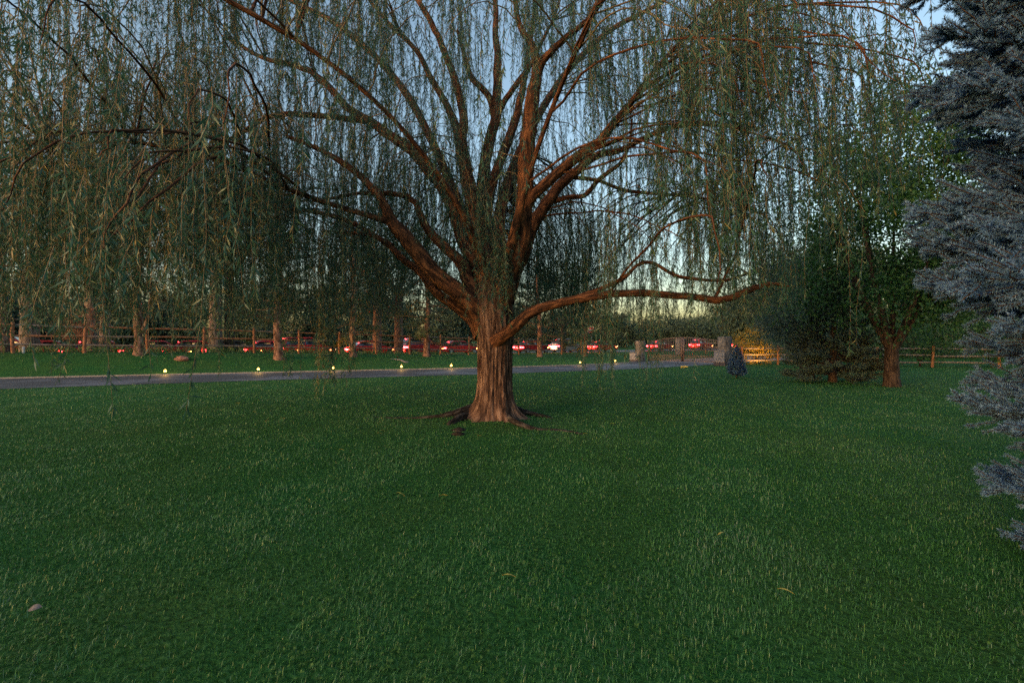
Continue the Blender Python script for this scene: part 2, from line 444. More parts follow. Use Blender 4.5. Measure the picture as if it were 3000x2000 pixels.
def axis(lo, hi, step, ends):
    a = list(np.arange(lo, hi + 1e-6, step))
    left, right = [], []
    w = step; v = lo
    while v > -ends: w *= 1.6; v -= w; left.append(v)
    w = step; v = hi
    while v < ends: w *= 1.6; v += w; right.append(v)
    return np.array(left[::-1] + a + right)
gx = axis(-45, 40, 0.7, 1200); gy = axis(-6, 75, 0.7, 1600)
XX, YY = np.meshgrid(gx, gy, indexing='xy')
ZZ = ground_h(XX, YY)
# the drive and street cut through as their own sheets: keep the turf a little below them
V = np.stack([XX, YY, ZZ], -1).reshape(-1, 3)
nx, ny = len(gx), len(gy)
ii, jj = np.meshgrid(np.arange(nx - 1), np.arange(ny - 1), indexing='xy')
Fq = np.stack([jj * nx + ii, jj * nx + ii + 1, (jj + 1) * nx + ii + 1, (jj + 1) * nx + ii], -1).reshape(-1, 4)
tag(link('ground', npmesh('ground', V, Fq, smooth=True), M['turf']), kind='structure')

def strip(name, A, B, mat, dz):
    """sheet between two polylines A and B (n,2), laid dz above the land"""
    A = np.array(A); B = np.array(B); n = len(A); m = 7
    V = []
    for k in range(m):
        q = A + (B - A) * k / (m - 1)
        V.append(np.column_stack([q, ground_h(q[:, 0], q[:, 1]) + dz]))
    V = np.stack(V, 1).reshape(-1, 3)
    Fq = [(i * m + k, (i + 1) * m + k, (i + 1) * m + k + 1, i * m + k + 1) for i in range(n - 1) for k in range(m - 1)]
    return tag(link(name, npmesh(name, V, np.array(Fq), smooth=True), mat), kind='structure')

xs = np.concatenate([np.linspace(-45, 9.2, 110)])
farp = np.column_stack([xs, far_edge(xs) - 0.02]); nearp = np.column_stack([xs + 0.0, near_edge(xs)])
farp = np.vstack([farp, [[10.15, 34.2]]]); nearp = np.vstack([nearp, [[13.95, 30.0]]])
strip('driveway', nearp, farp, M['asphalt'], 0.012)
# pale edging along the far side of the drive
eb = Bag()
xs2 = np.linspace(-45, 9.0, 130)
pts = np.column_stack([xs2, far_edge(xs2)])
tn = np.gradient(pts, axis=0); tn /= np.linalg.norm(tn, axis=1)[:, None]; nn = np.column_stack([-tn[:, 1], tn[:, 0]])
prof = [(0.0, -0.02), (0.0, 0.05), (0.015, 0.06), (0.055, 0.06), (0.07, 0.05), (0.07, -0.02)]
V = np.stack([np.column_stack([pts + nn * a, np.full(len(pts), b)]) for a, b in prof], 1).reshape(-1, 3)
m_ = len(prof)
Fq = np.array([(i * m_ + k, i * m_ + k + 1, (i + 1) * m_ + k + 1, (i + 1) * m_ + k) for i in range(len(pts) - 1) for k in range(m_ - 1)])
tag(link('drive_kerb', npmesh('drive_kerb', V, Fq), M['kerb']), kind='structure')
# apron beyond the gate, then the street
gl, gr = np.array([10.2, 34.35]), np.array([14.0, 30.15])
gn = np.array([0.742, 0.670])
kk = np.linspace(0, 1, 14)[:, None]
strip('gate_apron', gr + np.array([0.02, 0.02]) + gn * 34 * kk, gl + np.array([0.02, 0.02]) + gn * 26 * kk, M['concrete'], 0.012)
s_ = np.linspace(-60, 230, 80)[:, None]
sc_ = FEN0 + FNOR * STREET_OFF + FDIR * s_
strip('street', sc_ - FNOR * 4.0, sc_ + FNOR * 4.0, M['asphalt'], 0.02)
lb = Bag()
for k in range(-16, 40):
    c = FEN0 + FNOR * STREET_OFF + FDIR * (k * 5.0 + 1)
    lb.box((c[0], c[1], gz(c[0], c[1]) + 0.026), (2.6, 0.12, 0.003), math.atan2(FDIR[1], FDIR[0]))
tag(link('street_line', lb.mesh('street_line'), M['newspaper']), kind='structure')

# ------------------------------------------------------------------ the weeping willow
TY = 8.7
willow = tag(empty('weeping_willow', ((1450 - 1500) / F * TY, TY, 0.0)),
             'huge weeping willow with flared furrowed trunk and long hanging strands', 'tree')
WO = np.array(willow.location)

def make_trunk():
    prof = [(-0.12, .55), (0.0, .48), (0.08, .42), (0.2, .375), (0.38, .335), (0.6, .312), (0.9, .303), (1.25, .308), (1.6, .325), (1.9, .345), (2.15, .36), (2.35, .33), (2.55, .24), (2.68, .10)]
    zs = np.linspace(-0.12, 2.68, 150); rs = np.interp(zs, [p[0] for p in prof], [p[1] for p in prof])
    cx = np.interp(zs, [0, 1.0, 1.6, 2.2, 2.7], [0, 0.0, 0.01, -0.03, -0.05])
    sides = 144
    V = np.zeros((len(zs), sides, 3))
    lobes = [(math.radians(188), 0.95, 0.34), (math.radians(232), 0.55, 0.24), (math.radians(296), 0.40, 0.22), (math.radians(346), 0.70, 0.28), (math.radians(40), .4, .3), (math.radians(110), .45, .3)]
    for j in range(sides):
        a = 2 * math.pi * j / sides + math.pi / 2
        ca, sa = math.cos(a), math.sin(a)
        for i, z in enumerate(zs):
            fl = 0
            for la, amp, wd in lobes:
                d = (a - la + math.pi) % (2 * math.pi) - math.pi
                fl += amp * math.exp(-(d / wd) ** 2) * math.exp(-max(z, 0) / 0.19)
            q = Vector((ca * 4.2, sa * 4.2, z * 1.1))
            wob = mnoise.noise(q * 0.45) * 0.06
            ridge = 1 - abs(mnoise.noise(Vector((ca * 6.5 + 0.6 * mnoise.noise(q), sa * 6.5, z * 1.5)))) * 2.2
            fine = 1 - abs(mnoise.noise(Vector((ca * 13, sa * 13, z * 3.4)))) * 2.0
            r = rs[i] * (1 + fl + wob) + 0.020 * ridge + 0.011 * fine
            V[i, j] = (cx[i] + r * ca, r * sa, z)
    V = V.reshape(-1, 3)
    n = len(zs)
    i, j = np.meshgrid(np.arange(n - 1), np.arange(sides), indexing='ij'); j2 = (j + 1) % sides
    Fq = np.stack([i * sides + j, i * sides + j2, (i + 1) * sides + j2, (i + 1) * sides + j], -1).reshape(-1, 4)
    du = 2 * math.pi * 0.37 / sides
    UV = np.stack([np.stack([j * du, zs[i]], -1), np.stack([(j + 1) * du, zs[i]], -1), np.stack([(j + 1) * du, zs[i + 1]], -1), np.stack([j * du, zs[i + 1]], -1)], -2).reshape(-1, 4, 2)
    return npmesh('trunk', V, Fq, None, UV, True)
link('trunk', make_trunk(), M['willow_bark'], willow)

# limbs: photograph columns with the depth each limb leans to, and half width in pixels
LIMBS = [
    # big limb to the left, its orange glow put into the bark colour
    [(1425, 960, 8.7, 40), (1395, 905, 8.6, 34), (1335, 850, 8.45, 31), (1268, 795, 8.3, 28), (1195, 705, 8.1, 25), (1148, 650, 8.0, 21), (1118, 585, 7.95, 15), (1060, 520, 7.9, 12), (960, 450, 7.8, 9), (840, 400, 7.7, 6)],
    # thinner limb below it
    [(1410, 985, 8.75, 26), (1384, 940, 8.9, 20), (1330, 895, 9.0, 16), (1277, 856, 9.1, 15), (1232, 800, 9.2, 13), (1178, 757, 9.3, 12), (1146, 725, 9.4, 10), (1090, 690, 9.5, 7), (980, 680, 9.6, 5)],
    # second left limb bending level
    [(1425, 910, 8.7, 34), (1395, 860, 8.8, 25), (1372, 825, 8.9, 22), (1352, 770, 9.0, 20), (1298, 720, 9.05, 17), (1250, 668, 9.1, 14), (1223, 608, 9.1, 10), (1190, 575, 9.1, 9), (1120, 567, 9.05, 8), (1045, 568, 9.0, 6), (930, 590, 8.9, 4)],
    # long limb climbing to the upper left
    [(1440, 900, 8.8, 36), (1408, 800, 9.1, 28), (1362, 710, 9.4, 26), (1335, 625, 9.7, 25), (1297, 545, 10.0, 23), (1259, 503, 10.1, 21), (1205, 438, 10.3, 19), (1147, 401, 10.5, 17), (1092, 361, 10.6, 15), (1021, 318, 10.7, 13), (944, 237, 10.8, 11), (879, 195, 10.9, 9), (784, 175, 11, 7), (665, 112, 11.1, 5)],
    # tall limb left of centre, forking
    [(1445, 880, 8.8, 36), (1425, 780, 9.2, 29), (1402, 680, 9.6, 27), (1385, 600, 9.8, 25), (1371, 530, 10.0, 23), (1357, 460, 10.1, 22), (1350, 400, 10.2, 20), (1358, 344, 10.3, 14), (1335, 237, 10.4, 12), (1308, 165, 10.5, 11), (1273, 88, 10.6, 10), (1243, 31, 10.7, 9), (1190, -60, 10.9, 7), (1120, -200, 11.1, 5)],
    [(1352, 420, 10.2, 16), (1335, 370, 10.3, 14), (1308, 306, 10.45, 12), (1258, 222, 10.6, 10), (1220, 150, 10.7, 8), (1130, 60, 10.8, 6), (1050, -40, 11, 4)],
    # dark pair beside it
    [(1440, 860, 9.0, 32), (1415, 740, 9.8, 24), (1402, 640, 10.4, 21), (1410, 560, 10.7, 20), (1422, 478, 11.0, 19), (1438, 402, 11.2, 18), (1453, 337, 11.3, 17), (1457, 249, 11.5, 14), (1457, 165, 11.6, 12), (1453, 96, 11.7, 10), (1450, 0, 11.9, 8), (1440, -120, 12.1, 6)],
    [(1450, 350, 11.3, 13), (1432, 283, 11.35, 11), (1384, 230, 11.4, 10), (1362, 170, 11.5, 8), (1340, 90, 11.6, 6)],
    [(1458, 335, 11.3, 11), (1474, 304, 11.2, 10), (1514, 245, 11.0, 9), (1549, 199, 10.9, 8), (1580, 140, 10.8, 6), (1620, 60, 10.7, 4)],
    [(1448, 830, 9.0, 28), (1428, 700, 9.7, 20), (1430, 600, 10.1, 17), (1446, 528, 10.3, 16), (1476, 440, 10.5, 15), (1507, 363, 10.7, 14), (1528, 280, 10.9, 12), (1545, 180, 11.1, 9), (1560, 60, 11.3, 6)],
    # stout upright limb right of centre
    [(1465, 900, 8.6, 42), (1484, 820, 8.5, 34), (1510, 755, 8.4, 32), (1529, 690, 8.3, 31), (1537, 590, 8.2, 30), (1541, 478, 8.1, 28), (1549, 383, 8.05, 26), (1564, 268, 8.0, 22), (1570, 190, 8.0, 16), (1552, 119, 8.0, 11), (1530, 92, 8.0, 10), (1514, 38, 8.0, 9), (1507, -20, 8.0, 8), (1490, -150, 7.9, 5)],
    [(1566, 255, 8.0, 16), (1585, 190, 7.95, 14), (1614, 153, 7.9, 12), (1660, 110, 7.85, 10), (1730, 50, 7.8, 7), (1800, -40, 7.7, 5)],
    # the pair climbing to the right
    [(1535, 610, 8.2, 22), (1560, 574, 8.15, 19), (1637, 505, 8.1, 17), (1702, 452, 8.05, 17), (1759, 413, 8.0, 16), (1797, 363, 8.0, 14), (1840, 312, 8.0, 11), (1900, 230, 7.9, 8), (1990, 130, 7.8, 6), (2100, 50, 7.7, 4)],
    [(1480, 880, 8.8, 34), (1505, 800, 9.0, 27), (1534, 735, 9.1, 24), (1562, 660, 9.2, 21), (1600, 597, 9.3, 20), (1646, 538, 9.4, 17), (1702, 490, 9.5, 15), (1752, 454, 9.55, 13), (1817, 440, 9.6, 10), (1893, 402, 9.7, 9), (1950, 379, 9.8, 8), (2046, 364, 9.9, 6), (2200, 380, 10.1, 4)],
    [(1622, 590, 9.35, 9), (1665, 578, 9.3, 8), (1713, 572, 9.3, 8), (1755, 526, 9.3, 8), (1817, 478, 9.35, 6), (1843, 421, 9.4, 5), (1852, 350, 9.4, 3)],
    [(1680, 520, 9.5, 7), (1755, 530, 9.7, 6), (1836, 559, 9.9, 6), (1950, 570, 10.1, 5), (2065, 582, 10.3, 4), (2180, 610, 10.4, 3)],
    # the long low limb reaching right
    [(1450, 1000, 8.45, 24), (1482, 978, 8.25, 21), (1518, 948, 8.1, 20), (1560, 913, 8.0, 18), (1640, 888, 7.95, 15), (1720, 873, 7.9, 14), (1800, 861, 7.9, 13), (1890, 860, 7.9, 12), (1950, 864, 7.9, 12), (2020, 868, 7.9, 12), (2095, 879, 7.9, 12), (2150, 868, 7.9, 11), (2205, 845, 7.9, 10), (2262, 832, 7.85, 6), (2310, 838, 7.8, 3)],
    [(1535, 930, 8.1, 12), (1580, 898, 8.25, 10), (1640, 884, 8.4, 9), (1700, 868, 8.5, 9), (1770, 842, 8.6, 8), (1830, 812, 8.7, 7), (1870, 775, 8.8, 6), (1915, 772, 8.9, 6), (1985, 808, 9.0, 6), (2105, 822, 9.1, 5), (2200, 800, 9.2, 3)],
    [(2090, 878, 7.9, 6), (2112, 840, 8.0, 5), (2128, 800, 8.05, 4), (2160, 740, 8.1, 3)],
    # limbs that reach over the lawn towards the viewer and to the back (mostly above the picture)
    [(1430, 800, 8.6, 20), (1340, 600, 8.0, 10), (1180, 380, 7.3, 8), (960, 180, 6.6, 8), (700, 20, 6.0, 8), (420, -120, 5.5, 6), (100, -260, 5.1, 4)],
    [(1480, 790, 8.4, 20), (1560, 480, 7.6, 9), (1700, 120, 6.9, 8), (1850, -180, 6.3, 7), (2050, -420, 5.8, 6)],
    [(1160, 655, 8.05, 12), (1040, 620, 7.7, 9), (860, 560, 7.3, 8), (640, 470, 6.9, 7), (400, 420, 6.6, 6), (150, 420, 6.3, 4)],
    [(1150, 720, 9.4, 9), (1000, 640, 9.8, 8), (830, 610, 10.2, 8), (640, 620, 10.5, 7), (420, 560, 10.8, 6), (200, 560, 11, 4)],
    [(1100, 360, 10.6, 9), (940, 340, 10.3, 9), (800, 340, 10.0, 8), (690, 400, 9.8, 6), (560, 470, 9.6, 4)],
    [(1450, 850, 9.0, 30), (1480, 560, 10.6, 18), (1600, 300, 12.0, 12), (1750, 120, 13.0, 9), (1950, 0, 13.8, 6)],
    [(1420, 850, 9.0, 30), (1330, 560, 10.8, 16), (1180, 260, 12.2, 12), (1000, 80, 13.2, 9), (800, -20, 14.0, 6)],
]
limb_pts = []      # sampled points on all limbs: (x,y,z, r)
for k, Ld in enumerate(LIMBS):
    p3 = [tuple(P(a, b, d)) + (r * .86 * d / F,) for a, b, d, r in Ld]
    n = max(24, len(Ld) * 7)
    S = catmull(p3, n)
    for q in S[:, :3][::1]:
        pass
    wob = np.array([[mnoise.noise(Vector((t * 0.35, k * 7.1, c))) for c in (0.3, 5.3, 9.1)] for t in range(n)])
    amp = np.clip(S[:, 3:4] * 0.5, 0.004, 0.05)
    S[:, :3] += wob * amp * np.linspace(0, 1, n)[:, None]
    S[:, 3] = np.maximum(S[:, 3], 0.012)
    big = Ld[0][3] > 14
    V, Fq, U = tube_arrays(S[:, :3] - WO, S[:, 3], 18 if big else 10, rough=0.10, seed=k * 3.1)
    me = npmesh('limb', V, Fq, None, U, True)
    link('limb', me, M['warmlit_limb_bark'], willow)
    limb_pts.append(S)
LP = np.vstack(limb_pts)
LOW = np.concatenate([np.full(len(q), k in (16, 17, 18)) for k, q in enumerate(limb_pts)])

# surface roots
ROOTS = [
    [(1405, 1212, .10, .11), (1345, 1222, .05, .085), (1290, 1227, .01, .055), (1230, 1228, -.012, .045), (1160, 1226, -.015, .04), (1080, 1221, -.03, .03)],
    [(1400, 1226, .08, .10), (1350, 1238, .035, .08), (1322, 1247, .0, .06), (1310, 1252, -.05, .03)],
    [(1500, 1214, .08, .10), (1545, 1222, .03, .065), (1585, 1227, .01, .045), (1625, 1229, -.03, .03)],
    [(1455, 1230, .08, .10), (1490, 1240, .035, .08), (1530, 1255, .015, .06), (1570, 1262, -.01, .045), (1640, 1263, -.018, .04), (1690, 1270, -.015, .04), (1735, 1278, -.04, .03)],
    [(1315, 1262, -.04, .04), (1345, 1266, .0, .06), (1368, 1262, -.04, .04)],
    [(1322, 1274, -.04, .03), (1343, 1277, .0, .05), (1362, 1275, -.04, .03)],
]
for k, R_ in enumerate(ROOTS):
    p4 = []
    for a, b, z, r in R_:
        g = G(a, b); p4.append((g.x, g.y, z + gz(g.x, g.y) * 0.9, r))
    S = catmull(p4, 30)
    V, Fq, U = tube_arrays(S[:, :3] - WO, np.maximum(S[:, 3], .02), 12, rough=0.35, seed=k * 5.7, fscale=10)
    link('root', npmesh('root', V, Fq, None, U, True), M['root_bark'], willow)

# crown: arching branches from the limbs, strands hanging from the branches, leaves on the strands
def openness(px, py, Y):
    """how readily foliage grows at this spot (1 = thick)"""
    d = 0.62
    def ell(cx, cy_, rx, ry): return math.exp(-(((px - cx) / rx) ** 2 + ((py - cy_) / ry) ** 2))
    d *= 1 - 0.60 * ell(1620, 330, 230, 260)
    d *= 1 - 0.75 * ell(1850, 560, 230, 130)
    d *= 1 - 0.45 * ell(1450, 250, 120, 220)
    d *= 1 - 0.60 * ell(1200, 330, 130, 120)
    d *= 1 - 0.55 * ell(850, 330, 200, 160)
    d *= 1 - 0.45 * ell(500, 200, 240, 130)
    d *= 1 - 0.70 * ell(60, 60, 80, 100)
    d *= 1 - 0.50 * ell(2330, 300, 170, 120)
    d *= 1 - 0.50 * ell(600, 720, 150, 110)
    d += 0.55 * ell(250, 480, 330, 220)
    d += 0.3 * ell(700, 560, 300, 160)
    d += 0.45 * ell(1000, 120, 300, 120)
    d += 0.5 * ell(2250, 480, 230, 260)
    d += 0.55 * ell(1620, 760, 200, 110)
    d += 0.25 * ell(1950, 130, 300, 110)
    if Y < 8.9 and 1080 < px < 1980 and 200 < py < 1000:
        d *= (0.20 if 1280 < px < 1720 else 0.42) if Y > 6 else 0.04
    if px > 2330 and py > 430: d *= 0.12
    if px > 2380 and py < 300: d *= 1.4
    if Y < 5.6 and px > 800: d *= 0.25
    return d

rnd = random.Random(3)
clusters = []
tries = 0
while len(clusters) < 760 and tries < 150000:
    tries += 1
    ph = rnd.uniform(0, 2 * math.pi); rr = math.sqrt(rnd.uniform(0.02, 1))
    rx = 9.3 if math.cos(ph) < 0 else 7.4
    ry = 5.2 if math.sin(ph) < 0 else 6.8
    x = -0.33 + rr * rx * math.cos(ph); y = 8.7 + rr * ry * math.sin(ph)
    top = 11.5 * (1 - 0.52 * rr ** 2.2)
    z = top * rnd.uniform(0.40, 1.0)
    if z < 2.6 or y < 3.4: continue
    if x < 0 and y < 4.6 and x > -2: continue
    px = 1500 + x / y * F; py = 1000 - (z - EYE) / y * F
    if px > 2720 + rnd.uniform(-90, 30): continue
    if py < -700: continue
    w = openness(px, py + 0.9 / y * F, y)
    if py < -330: w *= 0.12
    if rnd.random() > w: continue
    clusters.append((x, y, z))
# sprouts about the crotch, and the skirts low on both sides
for c in [(1405, 480, 8.25), (1440, 540, 8.15), (1425, 640, 8.1), (1470, 700, 8.05), (1405, 560, 8.0), (1455, 800, 8.0)]:
    clusters.append(tuple(P(*c)))
sprout0 = len(clusters) - 6
for px_, py_, Y_ in [(1700, 640, 9.3), (1800, 660, 9.6), (1600, 680, 9.4), (1900, 690, 9.0), (1750, 720, 9.9), (2000, 700, 8.6), (2100, 680, 8.3), (2200, 640, 8.0), 
                     (900, 640, 8.6), (1000, 700, 8.9), (780, 660, 8.0), (650, 690, 7.6), (520, 660, 7.2), (350, 600, 7.0), (180, 600, 6.8), (60, 620, 6.6), (980, 560, 8.0), (840, 520, 7.6), (1080, 760, 9.6)]:
    clusters.append(tuple(P(px_, py_, Y_)))

tw = Bag()
strands = []        # (n points,3)
for ci, c in enumerate(clusters):
    c = np.array(c)
    sprout = sprout0 <= ci < sprout0 + 6
    d2 = ((LP[:, :3] - c) ** 2).sum(1) + np.where(LP[:, 2] > c[2] + 0.6, 6.0, 0.0) + np.where(LP[:, 3] > 0.16, 2.0, 0) + np.where(LOW & (c[2] > LP[:, 2] + .35), 30.0, 0)
    src = LP[np.argmin(d2)]
    a = src[:3]
    dist = np.linalg.norm(c - a)
    mid = (a + c) / 2 + np.array([rnd.uniform(-.2, .2), rnd.uniform(-.2, .2), min(0.20 * dist, .30) + rnd.uniform(0, .15)])
    out = c - a; out[2] = 0; out /= np.linalg.norm(out) + 1e-6
    end = c + out * rnd.uniform(.2, .6) + np.array([0, 0, -rnd.uniform(.3, .8)])
    n = 16
    path = catmull([a, mid, c, end], n)
    path[1:] += np.array([[mnoise.noise(Vector((t * .5, ci * 3.3, q))) * .06 for q in (1., 4., 8.)] for t in range(1, n)])
    r0 = min(max(0.008, 0.0055 * dist + 0.005), src[3] * 0.7 + 0.004, .022)
    rad = np.linspace(r0, 0.004, n)
    if dist > 0.35:
        V, Fq, U = tube_arrays(path - WO, rad, 6)
        link('branch', npmesh('branch', V, Fq, None, U, True), M['warmlit_limb_bark'], willow) if r0 > 0.0165 else tw.add(V, Fq, U)
    ns = rnd.randint(6, 10)
    if sprout: ns = 13
    for s in range(ns):
        t = rnd.uniform(0.38, 1.0)
        p0 = path[min(n - 1, int(t * (n - 1)))] + np.array([rnd.gauss(0, .22), rnd.gauss(0, .22), rnd.gauss(0, .10)])
        lowest = 1.55 + abs(rnd.gauss(0, 0.55))
        if rnd.random() < 0.10: lowest = rnd.uniform(0.95, 1.6)
        px = 1500 + p0[0] / p0[1] * F
        if 1250 < px < 1650: lowest += 0.35
        if px > 1880: lowest = 1.95 + abs(rnd.gauss(0, .5))
        if px > 2340: lowest = EYE + (1000 - rnd.gauss(640, 110)) / F * p0[1]
        Ls = rnd.uniform(0.9, 3.1) if not sprout else rnd.uniform(0.8, 2.2)
        Ls = min(Ls, p0[2] - lowest)
        if Ls < 0.35: continue
        strands.append((p0, Ls, np.array([out[0] + rnd.gauss(0, .5), out[1] + rnd.gauss(0, .5), 0]) * rnd.uniform(.05, .28)))
# strands let down from the low right limb and a few long loose ones at the left
low = limb_pts[16]
for s in range(75):
    q = low[rnd.randint(30, len(low) - 3)]
    strands.append((q[:3] + np.array([rnd.gauss(0, .05), rnd.gauss(0, .05), 0]), min(rnd.choice([.4, .6, .8, 1.0, 1.3, 1.6]) * rnd.uniform(.7, 1.2) * (1.0 if q[0] < 2.4 else .35), q[2] - .55), np.array([rnd.gauss(0, .12), rnd.gauss(0, .12), 0])))
for (px_, Y_, zb, num) in [(960, 7.6, .55, 10), (1010, 7.9, .75, 7), (845, 8.2, .8, 6), (930, 7.4, .8, 5), (430, 9.2, 1.0, 4), (320, 8.0, 1.2, 5), (560, 7.0, 1.2, 5), (1800, 7.2, .75, 6), (1900, 7.4, .8, 7), (1780, 7.8, .9, 5), (2050, 6.6, .9, 2), (2510, 6.2, 1.3, 2), (1930, 7.0, .6, 2)]:
    for s in range(num):
        x = (px_ + rnd.gauss(0, 14) - 1500) / F * Y_
        z1 = rnd.uniform(2.6, 3.6)
        strands.append((np.array([x, Y_ + rnd.gauss(0, .15), z1]), z1 - zb - abs(rnd.gauss(0, .25)), np.array([rnd.gauss(0, .06), rnd.gauss(0, .06), 0])))

LV, LD, LL, LT = [], [], [], []
SN = 5
twV = []
rg = np.random.default_rng(5)
for si, (p0, Ls, sw) in enumerate(strands):
    t = np.linspace(0, 1, SN)
    ph = rg.uniform(0, 6.28, 2)
    path = p0 + np.outer(1 - np.exp(-t * Ls / 0.35), sw) + np.outer(t * Ls, [0, 0, -1.0])
    path[:, 0] += 0.08 * np.sin(t * 4 + ph[0]) * t; path[:, 1] += 0.08 * np.sin(t * 3.4 + ph[1]) * t
    k = int(Ls / (0.024 if p0[1] < 6.4 else 0.0140))
    u = np.sort(rg.uniform(0.02, 1.0, k)) * (SN - 1)
    i0 = np.minimum(u.astype(int), SN - 2); f = (u - i0)[:, None]
    LV.append(path[i0] * (1 - f) + path[i0 + 1] * f)
    d = np.column_stack([rg.normal(0, .46, k), rg.normal(0, .46, k), -rg.uniform(.4, 1.15, k)])
    LD.append(d)
    LL.append(rg.uniform(.058, .125, k) * rg.uniform(.85, 1.15))
    warm_glow = .34 if (p0[0] < -2.2 and rg.random() < .16) else 0  # orange light on the left strands put into the leaf tint
    LT.append(np.clip(rg.normal(0.42, .17, k) + warm_glow + rg.normal(0, .10) + (rg.random(k) < .012) * .5, 0, 1))
    twV.append(path)
pos = np.vstack(LV); dv = np.vstack(LD); ll = np.concatenate(LL); lt = np.concatenate(LT)
wd = ll * rg.uniform(.115, .165, len(ll))
nearl = pos[:, 1] < 6.4
V1, F1 = kites((pos - WO)[nearl], dv[nearl], ll[nearl], wd[nearl], 0.12, rg)
F1 = np.vstack([F1[:, [0, 1, 2]], F1[:, [0, 2, 3]]]); t1 = np.concatenate([lt[nearl]] * 2)
q0, qd, ql, qw = (pos - WO)[~nearl], dv[~nearl], ll[~nearl][:, None], wd[~nearl][:, None]
qd = qd / np.linalg.norm(qd, axis=1)[:, None]
sd_ = np.cross(qd, rg.normal(size=qd.shape)); sd_ /= np.linalg.norm(sd_, axis=1)[:, None]
V2 = np.stack([q0 + sd_ * qw * .30, q0 + qd * ql * .35 - sd_ * qw * .55, q0 + qd * ql], 1).reshape(-1, 3)
F2 = np.arange(len(V2)).reshape(-1, 3) + len(V1)
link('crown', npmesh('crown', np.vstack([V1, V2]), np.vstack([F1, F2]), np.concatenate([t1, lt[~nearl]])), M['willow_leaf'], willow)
# strand stems: three-sided whips
tp = np.array(twV); ns_ = len(tp)
rad = np.linspace(.0042, .0012, SN)
ring = []
for a in (0, 2.094, 4.189):
    ring.append(tp + np.stack([np.cos(a) * rad, np.sin(a) * rad, 0 * rad], -1)[None])
Vt = np.stack(ring, 2)                                # ns,SN,3,3
idx = np.arange(ns_ * SN * 3).reshape(ns_, SN, 3)
q = [np.stack([idx[:, :-1, k], idx[:, :-1, (k + 1) % 3], idx[:, 1:, (k + 1) % 3], idx[:, 1:, k]], -1).reshape(-1, 4) for k in range(3)]
tw.add(Vt.reshape(-1, 3) - WO, np.vstack(q))
# bare arching twigs that catch the light
for (px_, py_, Y_, n_) in [(720, 370, 6.6, 10), (640, 420, 6.3, 8), (900, 520, 7.2, 8), (2090, 240, 6.6, 7), (2330, 430, 6.0, 3), (1250, 470, 7.6, 4), (150, 300, 6.4, 4)]:
    for s in range(n_):
        a = np.array(P(px_ + rnd.gauss(0, 40), py_ + rnd.gauss(0, 25), Y_ + rnd.gauss(0, .2)))
        dx = rnd.choice([-1, -1, 1]) * rnd.uniform(.4, 1.1)
        S = catmull([a, a + [dx * .45, rnd.gauss(0, .1), .12], a + [dx * .85, rnd.gauss(0, .15), -.15], a + [dx, rnd.gauss(0, .2), -.9 + rnd.gauss(0, .2)]], 12)
        tw.tube(S - WO, np.linspace(.008, .003, 12), 4)
link('twigs', tw.mesh('twigs'), M['willow_twig'], willow)['kind'] = 'stuff'
print('willow leaves', len(lt), 'strands', ns_)

